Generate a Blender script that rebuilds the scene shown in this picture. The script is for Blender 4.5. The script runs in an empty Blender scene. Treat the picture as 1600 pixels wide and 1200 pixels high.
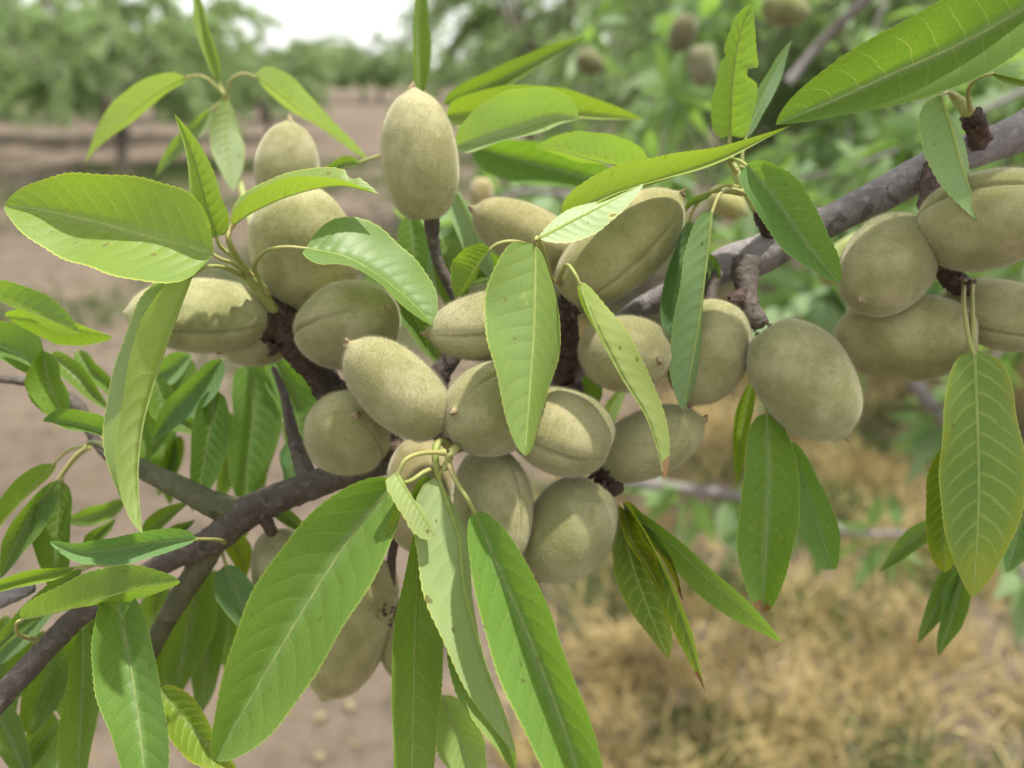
import bpy, math, random
import numpy as np
from mathutils import Vector, Matrix, noise as mnoise

random.seed(7)
RNG = np.random.default_rng(7)
scene = bpy.context.scene
COL = scene.collection

# ------------------------------------------------------------------ camera
FPX = 1255.0                       # focal length in photo pixels (1600 wide)
PITCH = math.radians(21.1)
CAM = Vector((0.0, 0.0, 1.5))
FWD = Vector((0, math.cos(PITCH), -math.sin(PITCH)))
RIGHT = Vector((1, 0, 0))
UP = RIGHT.cross(FWD).normalized()

cam_d = bpy.data.cameras.new("camera")
cam = bpy.data.objects.new("camera", cam_d)
COL.objects.link(cam)
cam.location = CAM
cam.rotation_euler = (math.radians(90) - PITCH, 0, 0)
cam_d.sensor_width = 36.0
cam_d.lens = 36.0 * FPX / 1600.0
cam_d.clip_start = 0.02
cam_d.clip_end = 3000
cam_d.dof.use_dof = True
cam_d.dof.focus_distance = 0.202
cam_d.dof.aperture_fstop = 8.8
scene.camera = cam


def P(px, py, zcm):
    """point seen at photo pixel (px, py), zcm centimetres in front of the lens"""
    d = zcm * 0.01
    return CAM + FWD * d + RIGHT * ((px - 800.0) / FPX * d) + UP * ((600.0 - py) / FPX * d)


# ------------------------------------------------------------------ helpers
def link(o, parent=None):
    COL.objects.link(o)
    if parent is not None:
        o.parent = parent
        o.matrix_parent_inverse = Matrix.Identity(4)
    return o


def thing(name, label, cat, loc, group=None, kind=None):
    o = bpy.data.objects.new(name, None)
    o.empty_display_size = 0.005
    COL.objects.link(o)
    o.location = loc
    o["label"] = label
    o["category"] = cat
    if group:
        o["group"] = group
    if kind:
        o["kind"] = kind
    return o


def mesh_np(name, verts, faces, mat, parent=None, origin=None, uv=None, smooth=True):
    """verts in world space; object sits at origin (the parent's location)"""
    v = np.asarray(verts, dtype=np.float64)
    if origin is None:
        origin = parent.location if parent is not None else Vector((0, 0, 0))
    v = v - np.array(origin)[None, :]
    me = bpy.data.meshes.new(name)
    faces = np.asarray(faces, dtype=np.int32)
    nf, k = faces.shape
    me.vertices.add(len(v))
    me.vertices.foreach_set("co", v.astype(np.float32).ravel())
    me.loops.add(nf * k)
    me.loops.foreach_set("vertex_index", faces.ravel())
    me.polygons.add(nf)
    me.polygons.foreach_set("loop_start", np.arange(nf, dtype=np.int32) * k)
    me.polygons.foreach_set("loop_total", np.full(nf, k, dtype=np.int32))
    me.update(calc_edges=True)
    if smooth:
        me.polygons.foreach_set("use_smooth", np.ones(nf, dtype=bool))
    if uv is not None:
        lay = me.uv_layers.new(name="UVMap")
        lay.data.foreach_set("uv", np.asarray(uv, dtype=np.float32)[faces.ravel()].ravel())
    if mat:
        me.materials.append(mat)
    o = bpy.data.objects.new(name, me)
    COL.objects.link(o)
    if parent is not None:
        o.parent = parent
    else:
        o.location = origin
    return o


def catmull(pts, n):
    """n+1 points evenly spaced along a Catmull-Rom through pts (m x d)"""
    pts = np.asarray(pts, dtype=float)
    if len(pts) == 2:
        t = np.linspace(0, 1, n + 1)[:, None]
        return pts[0] * (1 - t) + pts[1] * t
    ext = np.vstack([2 * pts[0] - pts[1], pts, 2 * pts[-1] - pts[-2]])
    out = []
    for i in range(1, len(ext) - 2):
        p0, p1, p2, p3 = ext[i - 1:i + 3]
        for t in np.linspace(0, 1, 24, endpoint=False):
            out.append(0.5 * (2 * p1 + (p2 - p0) * t + (2 * p0 - 5 * p1 + 4 * p2 - p3) * t * t
                              + (3 * p1 - p0 - 3 * p2 + p3) * t ** 3))
    out.append(pts[-1])
    out = np.array(out)
    s = np.concatenate([[0], np.cumsum(np.linalg.norm(np.diff(out[:, :3], axis=0), axis=1))])
    u = np.linspace(0, s[-1], n + 1)
    return np.stack([np.interp(u, s, out[:, k]) for k in range(out.shape[1])], axis=1)


def tube_data(path, rad, sides=8, close=True, rough=None):
    """path (n,3), rad (n,), returns verts, quads (caps drawn to a near-point)"""
    path = np.asarray(path, float)
    n = len(path)
    T = np.gradient(path, axis=0)
    T /= np.linalg.norm(T, axis=1)[:, None] + 1e-12
    ref = np.array([0.31, 0.17, 0.93])
    A = np.cross(T, ref)
    A /= np.linalg.norm(A, axis=1)[:, None] + 1e-12
    B = np.cross(T, A)
    ang = np.linspace(0, 2 * math.pi, sides, endpoint=False)
    rr = np.asarray(rad, float)[:, None] * np.ones((1, sides))
    if rough is not None:
        rr = rr * rough
    V = path[:, None, :] + rr[:, :, None] * (np.cos(ang)[None, :, None] * A[:, None, :] + np.sin(ang)[None, :, None] * B[:, None, :])
    V = V.reshape(-1, 3)
    i = np.arange(n - 1)[:, None]
    j = np.arange(sides)[None, :]
    jn = (j + 1) % sides
    F = np.stack([i * sides + j, i * sides + jn, (i + 1) * sides + jn, (i + 1) * sides + j], axis=-1).reshape(-1, 4)
    uv = np.stack([np.tile(np.linspace(0, 1, sides), n), np.repeat(np.linspace(0, 1, n), sides)], axis=1)
    return V, F, uv


# ------------------------------------------------------------------ node helpers
def new_mat(name):
    m = bpy.data.materials.new(name)
    m.use_nodes = True
    nt = m.node_tree
    nt.nodes.clear()
    out = nt.nodes.new("ShaderNodeOutputMaterial")
    return m, nt, out


def N(nt, typ, **kw):
    n = nt.nodes.new(typ)
    for k, v in kw.items():
        if k == "inp":
            for kk, vv in v.items():
                if hasattr(vv, "is_output") or isinstance(vv, bpy.types.NodeSocket):
                    nt.links.new(vv, n.inputs[kk])
                else:
                    n.inputs[kk].default_value = vv
        else:
            setattr(n, k, v)
    return n


def M(nt, op, a, b=None, c=None, clamp=False):
    n = nt.nodes.new("ShaderNodeMath")
    n.operation = op
    n.use_clamp = clamp
    for i, x in enumerate((a, b, c)):
        if x is None:
            continue
        if isinstance(x, bpy.types.NodeSocket):
            nt.links.new(x, n.inputs[i])
        else:
            n.inputs[i].default_value = x
    return n.outputs[0]


def MIX(nt, fac, a, b, blend="MIX"):
    n = nt.nodes.new("ShaderNodeMix")
    n.data_type = "RGBA"
    n.blend_type = blend
    for sock, x in ((n.inputs[0], fac), (n.inputs[6], a), (n.inputs[7], b)):
        if isinstance(x, bpy.types.NodeSocket):
            nt.links.new(x, sock)
        elif isinstance(x, (int, float)):
            sock.default_value = x
        else:
            sock.default_value = (x[0], x[1], x[2], 1.0)
    return n.outputs[2]


def RAMP(nt, fac, stops):
    n = nt.nodes.new("ShaderNodeValToRGB")
    el = n.color_ramp.elements
    while len(el) < len(stops):
        el.new(0.5)
    for e, (p, c) in zip(el, stops):
        e.position = p
        e.color = (c, c, c, 1) if isinstance(c, (int, float)) else (c[0], c[1], c[2], 1)
    nt.links.new(fac, n.inputs[0])
    return n.outputs[0]


def SS(nt, x, lo, hi):
    n = nt.nodes.new("ShaderNodeMapRange")
    n.interpolation_type = "SMOOTHSTEP"
    nt.links.new(x, n.inputs[0])
    n.inputs[1].default_value = lo
    n.inputs[2].default_value = hi
    n.inputs[3].default_value = 0.0
    n.inputs[4].default_value = 1.0
    return n.outputs[0]


# ------------------------------------------------------------------ materials
def leaf_material(name, detail=True, top=(0.125, 0.205, 0.056), under=(0.24, 0.32, 0.16),
                  trans=(0.25, 0.42, 0.02), tfac=0.34, veiny=1.0, rimcol=None):
    m, nt, out = new_mat(name)
    info = N(nt, "ShaderNodeObjectInfo")
    geo = N(nt, "ShaderNodeNewGeometry")
    tex = N(nt, "ShaderNodeTexCoord")
    col = MIX(nt, geo.outputs["Backfacing"], top, under)
    big = N(nt, "ShaderNodeTexNoise", inp={"Vector": tex.outputs["Object"], "Scale": 55.0 if detail else 6.0, "Detail": 4.0, "Roughness": 0.6})
    col = MIX(nt, M(nt, "MULTIPLY", SS(nt, big.outputs["Fac"], 0.35, 0.75), 0.40), col, (0.17, 0.26, 0.04))
    normal = None
    vein = None
    if detail:
        sep = N(nt, "ShaderNodeSeparateXYZ", inp={"Vector": tex.outputs["UV"]})
        u, v = sep.outputs[0], sep.outputs[1]
        s = M(nt, "MULTIPLY", M(nt, "SUBTRACT", u, 0.5), 2.0)
        sa = M(nt, "ABSOLUTE", s)
        wob = N(nt, "ShaderNodeTexNoise", inp={"Vector": tex.outputs["Object"], "Scale": 75.0, "Detail": 3.0})
        side = M(nt, "MULTIPLY", M(nt, "GREATER_THAN", s, 0.0), 0.43)
        q = M(nt, "MULTIPLY", M(nt, "SUBTRACT", v, M(nt, "MULTIPLY", M(nt, "POWER", sa, 1.35), 0.14)), 12.0)
        q = M(nt, "ADD", M(nt, "ADD", q, side), M(nt, "MULTIPLY", M(nt, "SUBTRACT", wob.outputs["Fac"], 0.5), 0.75))
        q = M(nt, "ADD", q, M(nt, "MULTIPLY", info.outputs["Random"], 3.0))
        d = M(nt, "ABSOLUTE", M(nt, "SUBTRACT", M(nt, "FRACT", q), 0.5))
        vein = M(nt, "SUBTRACT", 1.0, SS(nt, d, 0.004, 0.045 if veiny < 2 else 0.15))
        vein = M(nt, "MULTIPLY", vein, M(nt, "SUBTRACT", 1.0, SS(nt, sa, 0.55, 0.97)))
        vor = N(nt, "ShaderNodeTexVoronoi", feature="DISTANCE_TO_EDGE", inp={"Vector": tex.outputs["Object"], "Scale": 900.0})
        ret = M(nt, "SUBTRACT", 1.0, SS(nt, vor.outputs["Distance"], 0.02, 0.16))
        vstr = M(nt, "MULTIPLY_ADD", geo.outputs["Backfacing"], -0.03, 0.13 * veiny)
        col = MIX(nt, M(nt, "MULTIPLY", vein, vstr), col, (0.30, 0.42, 0.12))
        col = MIX(nt, M(nt, "MULTIPLY", ret, 0.09), col, (0.30, 0.42, 0.10))
        if rimcol:
            rim = M(nt, "ADD", sa, M(nt, "MULTIPLY", M(nt, "SUBTRACT", big.outputs["Fac"], 0.5), 1.1))
            rim = M(nt, "MAXIMUM", SS(nt, rim, 0.62, 1.08), SS(nt, M(nt, "ADD", v, M(nt, "MULTIPLY", M(nt, "SUBTRACT", big.outputs["Fac"], 0.5), 0.5)), 0.72, 1.0))
            rim = M(nt, "MULTIPLY", rim, M(nt, "SUBTRACT", 1.0, M(nt, "MULTIPLY", vein, 0.4)))
            col = MIX(nt, M(nt, "MULTIPLY", rim, 0.85), col, rimcol)
        # pale thin margin
        col = MIX(nt, M(nt, "MULTIPLY", SS(nt, sa, 0.955, 0.99), 0.75), col, (0.42, 0.48, 0.12))
        # blemishes
        sp = N(nt, "ShaderNodeTexNoise", inp={"Vector": tex.outputs["Object"], "Scale": 210.0, "Detail": 1.0})
        col = MIX(nt, M(nt, "MULTIPLY", SS(nt, sp.outputs["Fac"], 0.735, 0.79), 0.55), col, (0.34, 0.36, 0.10))
        sp2 = N(nt, "ShaderNodeTexNoise", inp={"Vector": tex.outputs["Object"], "Scale": 420.0, "Detail": 0.0})
        col = MIX(nt, M(nt, "MULTIPLY", SS(nt, sp2.outputs["Fac"], 0.80, 0.83), 0.8), col, (0.10, 0.07, 0.03))
        hgt = M(nt, "ADD", M(nt, "MULTIPLY", vein, -0.6), M(nt, "MULTIPLY", ret, -0.12))
        hgt = M(nt, "ADD", hgt, M(nt, "MULTIPLY", big.outputs["Fac"], 3.0))
        hgt = M(nt, "ADD", hgt, M(nt, "MULTIPLY", M(nt, "MULTIPLY", SS(nt, d, 0.0, 0.42), M(nt, "SUBTRACT", 1.05, sa)), 1.5))
        bump = N(nt, "ShaderNodeBump", inp={"Height": hgt, "Strength": 0.22, "Distance": 0.0004})
        normal = bump.outputs[0]
    # per-leaf tint
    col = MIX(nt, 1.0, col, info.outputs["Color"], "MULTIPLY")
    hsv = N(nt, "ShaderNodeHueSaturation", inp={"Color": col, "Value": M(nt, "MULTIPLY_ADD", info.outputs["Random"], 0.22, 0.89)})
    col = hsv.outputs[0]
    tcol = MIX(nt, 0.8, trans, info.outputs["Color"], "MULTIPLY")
    if detail and rimcol:
        tcol = MIX(nt, M(nt, "MULTIPLY", rim, 0.8), tcol, (0.50, 0.56, 0.03))
    if detail:
        tcol = MIX(nt, M(nt, "MULTIPLY", ret, 0.30), tcol, (0.44, 0.60, 0.05))
        tcol = MIX(nt, M(nt, "MULTIPLY", vein, 0.6), tcol, (0.60, 0.66, 0.14))
        tcol = MIX(nt, M(nt, "SUBTRACT", 1.0, SS(nt, sa, 0.01, 0.05)), tcol, (0.85, 0.88, 0.45))
        # dry tip: object colour alpha < 1 marks where it starts
        nz = M(nt, "ADD", M(nt, "MULTIPLY", M(nt, "SUBTRACT", wob.outputs["Fac"], 0.5), 0.12), M(nt, "MULTIPLY", M(nt, "SUBTRACT", sp.outputs["Fac"], 0.5), 0.16))
        vv = M(nt, "ADD", M(nt, "ADD", v, nz), M(nt, "MULTIPLY", sa, 0.02))
        dry = M(nt, "GREATER_THAN", vv, info.outputs["Alpha"])
        col = MIX(nt, dry, col, (0.26, 0.15, 0.06))
        tcol = MIX(nt, dry, tcol, (0.22, 0.10, 0.03))
    pr = N(nt, "ShaderNodeBsdfPrincipled", inp={"Base Color": col, "Roughness": M(nt, "MULTIPLY_ADD", geo.outputs["Backfacing"], 0.18, 0.46),
                                                "Specular IOR Level": 0.5})
    tr = N(nt, "ShaderNodeBsdfTranslucent", inp={"Color": tcol})
    if normal is not None:
        nt.links.new(normal, pr.inputs["Normal"])
        nt.links.new(normal, tr.inputs["Normal"])
    mx = N(nt, "ShaderNodeMixShader", inp={0: tfac, 1: pr.outputs[0], 2: tr.outputs[0]})
    nt.links.new(mx.outputs[0], out.inputs[0])
    return m


def simple_mat(name, c1, c2, scale, rough=0.7, bump=0.0, dist=0.001, spec=0.3, coord="Object", stretch=None, trans=0.0):
    m, nt, out = new_mat(name)
    tex = N(nt, "ShaderNodeTexCoord")
    vec = tex.outputs[coord]
    if stretch:
        mp = N(nt, "ShaderNodeMapping", inp={"Vector": vec, "Scale": stretch})
        vec = mp.outputs[0]
    nz = N(nt, "ShaderNodeTexNoise", inp={"Vector": vec, "Scale": scale, "Detail": 6.0, "Roughness": 0.65})
    col = MIX(nt, SS(nt, nz.outputs["Fac"], 0.32, 0.70), c1, c2)
    pr = N(nt, "ShaderNodeBsdfPrincipled", inp={"Base Color": col, "Roughness": rough, "Specular IOR Level": spec})
    if bump:
        b = N(nt, "ShaderNodeBump", inp={"Height": nz.outputs["Fac"], "Strength": bump, "Distance": dist})
        nt.links.new(b.outputs[0], pr.inputs["Normal"])
    sh = pr.outputs[0]
    if trans:
        tr = N(nt, "ShaderNodeBsdfTranslucent", inp={"Color": (c2[0], c2[1], c2[2], 1)})
        mx = N(nt, "ShaderNodeMixShader", inp={0: trans, 1: sh, 2: tr.outputs[0]})
        sh = mx.outputs[0]
    nt.links.new(sh, out.inputs[0])
    return m


def bark_material(name, c1, c2, c3, fine=380.0, spots=0.5):
    m, nt, out = new_mat(name)
    tex = N(nt, "ShaderNodeTexCoord")
    vec = tex.outputs["Object"]
    n1 = N(nt, "ShaderNodeTexNoise", inp={"Vector": vec, "Scale": 60.0, "Detail": 5.0, "Roughness": 0.6})
    n2 = N(nt, "ShaderNodeTexNoise", inp={"Vector": vec, "Scale": fine, "Detail": 6.0, "Roughness": 0.7})
    n3 = N(nt, "ShaderNodeTexNoise", inp={"Vector": vec, "Scale": 150.0, "Detail": 2.0})
    col = MIX(nt, SS(nt, n1.outputs["Fac"], 0.35, 0.68), c1, c2)
    col = MIX(nt, M(nt, "MULTIPLY", SS(nt, n2.outputs["Fac"], 0.50, 0.72), 0.7), col, c3)
    lent = SS(nt, n3.outputs["Fac"], 0.63, 0.70)
    col = MIX(nt, M(nt, "MULTIPLY", lent, spots), col, (c1[0] * 0.35, c1[1] * 0.33, c1[2] * 0.30))
    warp = MIX(nt, 0.012, vec, n1.outputs["Color"], "ADD")
    vor = N(nt, "ShaderNodeTexVoronoi", feature="DISTANCE_TO_EDGE", inp={"Vector": warp, "Scale": 260.0})
    crack = M(nt, "SUBTRACT", 1.0, SS(nt, vor.outputs["Distance"], 0.0, 0.07))
    crack = M(nt, "MULTIPLY", crack, SS(nt, n1.outputs["Fac"], 0.42, 0.62))
    col = MIX(nt, M(nt, "MULTIPLY", crack, 0.28), col, (c1[0] * 0.4, c1[1] * 0.38, c1[2] * 0.36))
    h = M(nt, "ADD", M(nt, "MULTIPLY", n2.outputs["Fac"], 1.0), M(nt, "MULTIPLY", M(nt, "ADD", lent, M(nt, "MULTIPLY", crack, 0.5)), -0.5))
    b = N(nt, "ShaderNodeBump", inp={"Height": h, "Strength": 0.85, "Distance": 0.0009})
    pr = N(nt, "ShaderNodeBsdfPrincipled", inp={"Base Color": col, "Roughness": 0.62, "Specular IOR Level": 0.35, "Normal": b.outputs[0]})
    nt.links.new(pr.outputs[0], out.inputs[0])
    return m


def hull_material():
    m, nt, out = new_mat("almond_hull")
    tex = N(nt, "ShaderNodeTexCoord")
    info = N(nt, "ShaderNodeObjectInfo")
    vec = N(nt, "ShaderNodeVectorMath", operation="ADD", inp={0: tex.outputs["Object"], 1: info.outputs["Random"]}).outputs[0]
    n1 = N(nt, "ShaderNodeTexNoise", inp={"Vector": vec, "Scale": 70.0, "Detail": 5.0, "Roughness": 0.6})
    n2 = N(nt, "ShaderNodeTexNoise", inp={"Vector": vec, "Scale": 320.0, "Detail": 4.0, "Roughness": 0.7})
    n3 = N(nt, "ShaderNodeTexNoise", inp={"Vector": vec, "Scale": 1700.0, "Detail": 2.0})
    n4 = N(nt, "ShaderNodeTexNoise", inp={"Vector": vec, "Scale": 430.0, "Detail": 0.0})
    col = MIX(nt, SS(nt, n1.outputs["Fac"], 0.38, 0.64), HULL_A, HULL_B)
    col = MIX(nt, M(nt, "MULTIPLY", SS(nt, n2.outputs["Fac"], 0.46, 0.74), 0.40), col, HULL_C)
    col = MIX(nt, M(nt, "MULTIPLY", SS(nt, n3.outputs["Fac"], 0.40, 0.80), 0.16), col, (0.50, 0.46, 0.32))
    col = MIX(nt, M(nt, "MULTIPLY", SS(nt, n4.outputs["Fac"], 0.81, 0.85), 0.25), col, (0.15, 0.12, 0.07))
    col = MIX(nt, 1.0, col, info.outputs["Color"], "MULTIPLY")
    h = M(nt, "ADD", M(nt, "MULTIPLY", n3.outputs["Fac"], 0.5), n2.outputs["Fac"])
    b = N(nt, "ShaderNodeBump", inp={"Height": h, "Strength": 0.28, "Distance": 0.0005})
    pr = N(nt, "ShaderNodeBsdfPrincipled", inp={"Base Color": col, "Roughness": 0.85, "Specular IOR Level": 0.15,
                                                "Sheen Weight": 0.5, "Sheen Roughness": 0.4, "Sheen Tint": (0.95, 0.92, 0.75, 1),
                                                "Normal": b.outputs[0]})
    nt.links.new(pr.outputs[0], out.inputs[0])
    return m


HULL_A = (0.222, 0.212, 0.094)
HULL_B = (0.345, 0.322, 0.182)
HULL_C = (0.190, 0.196, 0.070)

MAT_LEAF = leaf_material("leaf_surface", True)
MAT_LEAF_YELLOWING = leaf_material("yellowing_leaf_surface", True, veiny=3.6, rimcol=(0.22, 0.265, 0.02), top=(0.12, 0.20, 0.03), under=(0.125, 0.22, 0.035))
MAT_LEAF_HAZED = leaf_material("leaf_surface_far_hazed", False, top=(0.185, 0.26, 0.125), under=(0.25, 0.32, 0.19), trans=(0.38, 0.54, 0.18), tfac=0.46)  # lens haze painted into the colours, paler than real foliage
MAT_RIB = simple_mat("midrib_tissue", (0.40, 0.48, 0.16), (0.66, 0.74, 0.34), 300, rough=0.5, trans=0.72)
MAT_PET = simple_mat("petiole_tissue", (0.28, 0.34, 0.09), (0.42, 0.36, 0.15), 120, rough=0.45, trans=0.15)
MAT_SHOOT = simple_mat("green_shoot", (0.26, 0.30, 0.09), (0.36, 0.36, 0.14), 200, rough=0.5, bump=0.2)
MAT_BARK = bark_material("smooth_bark", (0.145, 0.124, 0.119), (0.24, 0.215, 0.21), (0.38, 0.355, 0.35))
MAT_BARK_BROWN = bark_material("brown_bark", (0.062, 0.046, 0.036), (0.112, 0.090, 0.074), (0.20, 0.18, 0.16))
MAT_BARK_GREEN = bark_material("olive_bark", (0.075, 0.085, 0.035), (0.13, 0.125, 0.065), (0.17, 0.15, 0.10))
MAT_SPUR = bark_material("rough_spur_bark", (0.040, 0.025, 0.019), (0.095, 0.055, 0.040), (0.20, 0.145, 0.11), fine=520)
MAT_HULL = hull_material()
MAT_FUZZ = simple_mat("almond_fuzz", (0.38, 0.35, 0.22), (0.46, 0.43, 0.29), 200, rough=0.8, trans=0.4)
MAT_TIP = simple_mat("dried_style", (0.16, 0.11, 0.06), (0.36, 0.30, 0.17), 900, rough=0.8)
MAT_TRUNK = simple_mat("orchard_trunk_bark", (0.09, 0.07, 0.06), (0.17, 0.14, 0.12), 14, rough=0.9, bump=0.6, dist=0.02)
# ------------------------------------------------------------------ leaves
def beta(t, p, k):
    t = np.clip(t, 1e-6, 1 - 1e-6)
    return (t / p) ** (k * p) * ((1 - t) / (1 - p)) ** (k * (1 - p))


LEAF_COUNT = [0]


def leaf(label, pts, z, w, a, b, za=1, zb=1, face="t", pet=None, k=1.25, peak=0.42, col=(1, 1, 1), dry=2.0,
         wave=0.09, bites=(), group="leaves on the fruiting almond branches", fine=True, petr=0.64, rib=0.42, tw=None, mat=None, wb=None):
    """one almond leaf. pts: midrib base -> tip in photo pixels (x, y[, z offset cm]); z: distance cm;
    w: half width (photo px at that distance); a / b: how much of it shows on either side of the midrib;
    za / zb: +1 when that edge leans to the viewer, -1 away"""
    LEAF_COUNT[0] += 1
    w = w * 1.15
    wb = wb or w
    sd = LEAF_COUNT[0]
    rs = np.random.default_rng(1000 + sd)
    p3 = [P(q[0], q[1], z + (q[2] if len(q) > 2 else 0.0)) for q in pts]
    L = sum((p3[i + 1] - p3[i]).length for i in range(len(p3) - 1))
    n = int(max(18, min(150, L / 0.00065))) if fine else 22
    nc = 6 if fine else 4
    c = catmull([tuple(q) for q in p3], n)
    T = np.gradient(c, axis=0)
    T /= np.linalg.norm(T, axis=1)[:, None]
    tocam = np.array(CAM) - c
    tocam /= np.linalg.norm(tocam, axis=1)[:, None]
    A = np.cross(tocam, T)                       # traveller's left as seen by the viewer
    A /= np.linalg.norm(A, axis=1)[:, None]
    Nv = np.cross(T, A)
    t = np.linspace(0, 1, n + 1)
    pk = peak + rs.uniform(-0.02, 0.02)
    wm = w * z * 0.01 / FPX
    tc = np.clip(t, 1e-6, 1 - 1e-6)
    prof = (tc / pk) ** (k * pk) * ((1 - tc) / (1 - pk)) ** (k * (1 - pk) * 1.28)
    prof = prof / prof.max()
    teeth = np.ones(n + 1)
    ph1, ph2, ph3 = rs.uniform(0, 6.28, 3)
    if tw is None:
        tw = rs.uniform(-0.42, 0.42)
    roll = tw * (t - 0.42) + 0.10 * np.sin(t * 7 + ph1)
    verts = []
    uvs = []
    s_list = np.concatenate([-np.linspace(1, 0, nc)[:-1], np.linspace(0, 1, nc)])
    cosA = np.clip(a / w, -0.995, 0.995)
    cosB = np.clip(b / wb, -0.995, 0.995)
    thA, thB = math.acos(cosA), math.acos(cosB)
    for s in s_list:
        r = abs(s)
        th, sg = (thA, za) if s > 0 else (thB, zb)
        wd = prof * wm * (1.0 if s > 0 else wb / w)
        wd = wd * (1 + 0.03 * np.sin(t * 9 + (ph1 if s > 0 else ph2)) + 0.018 * np.sin(t * 23 + (ph2 if s > 0 else ph3)))
        if fine:
            idx = np.arange(n + 1)
            saw = ((idx + (1 if s > 0 else 0)) % 3) / 2.0
            wd = wd + (r > 0.99) * (saw - 0.5) * 0.00032 * np.clip(prof * 1.5, 0, 1)
        for (bs, bt, bd, bw) in bites:
            if (bs > 0) == (s > 0):
                wd = wd * (1 - bd * np.exp(-((t - bt) / bw) ** 4))
        # gentle cross curvature: the fold opens towards the margin
        bend = th + sg * 0.0 + 0.16 * (r - 0.5) * (1 if th < 1.4 else -1)
        wv = wave * wm * r * r * np.sin(t * (11 + 3 * math.sin(ph3)) + (ph1 if s > 0 else ph2 + 1.5)) * prof
        sx = 1 if s > 0 else -1
        el = sg * bend + sx * roll
        ca, sa = np.cos(el)[:, None], np.sin(el)[:, None]
        pos = c + (A * (sx * r * ca) + Nv * (r * sa)) * wd[:, None] + Nv * wv[:, None]
        verts.append(pos)
        uvs.append(np.stack([np.full(n + 1, 0.5 + 0.5 * s), t], axis=1))
    m = len(s_list)
    V = np.stack(verts, axis=1).reshape(-1, 3)
    UV = np.stack(uvs, axis=1).reshape(-1, 2)
    i = np.arange(n)[:, None]
    j = np.arange(m - 1)[None, :]
    F = np.stack([i * m + j, i * m + j + 1, (i + 1) * m + j + 1, (i + 1) * m + j], axis=-1).reshape(-1, 4)
    # orientation: make the first quad's normal match the face shown
    mid = (n // 2) * m + (nc - 1)
    side = mid if abs(a) >= abs(b) else mid - 1
    e1 = V[side + 1] - V[side]
    e2 = V[side + m] - V[side]
    nrm = np.cross(e1, e2)
    seen = float(np.dot(nrm, tocam[n // 2])) > 0
    if seen != (face == "t"):
        F = F[:, ::-1]
    root_pt = P(pet[0][0], pet[0][1], z + (pet[0][2] if len(pet[0]) > 2 else 0.0)) if pet else p3[0]
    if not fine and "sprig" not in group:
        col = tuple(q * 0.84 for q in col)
    root = thing("leaf", label, "leaf", root_pt, group)
    bl = mesh_np("blade", V, F, mat or MAT_LEAF, root, uv=UV)
    bl.color = (col[0], col[1], col[2], dry)
    # midrib
    rr = 0.001 * rib * (0.30 + 0.70 * (1 - t) ** 1.1) * (1.0 if fine else 1.0)
    rr[-1] *= 0.3
    V2, F2, uv2 = tube_data(c[: n + 1 - max(1, n // 25)], rr[: n + 1 - max(1, n // 25)], 6)
    mr = mesh_np("midrib", V2, F2, MAT_RIB, root)
    if pet:
        pp = [P(q[0], q[1], z + (q[2] if len(q) > 2 else 0.0)) for q in pet]
        pp = pp + [Vector(c[1])]
        cc = catmull([tuple(q) for q in pp], 22)
        rad = 0.001 * np.linspace(petr * 1.05, max(rib, petr * 0.7), 23)
        rad[:3] *= np.array([1.5, 1.3, 1.1])
        V3, F3, uv3 = tube_data(cc, rad, 8)
        mesh_np("petiole", V3, F3, MAT_PET, root)
    return root


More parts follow.
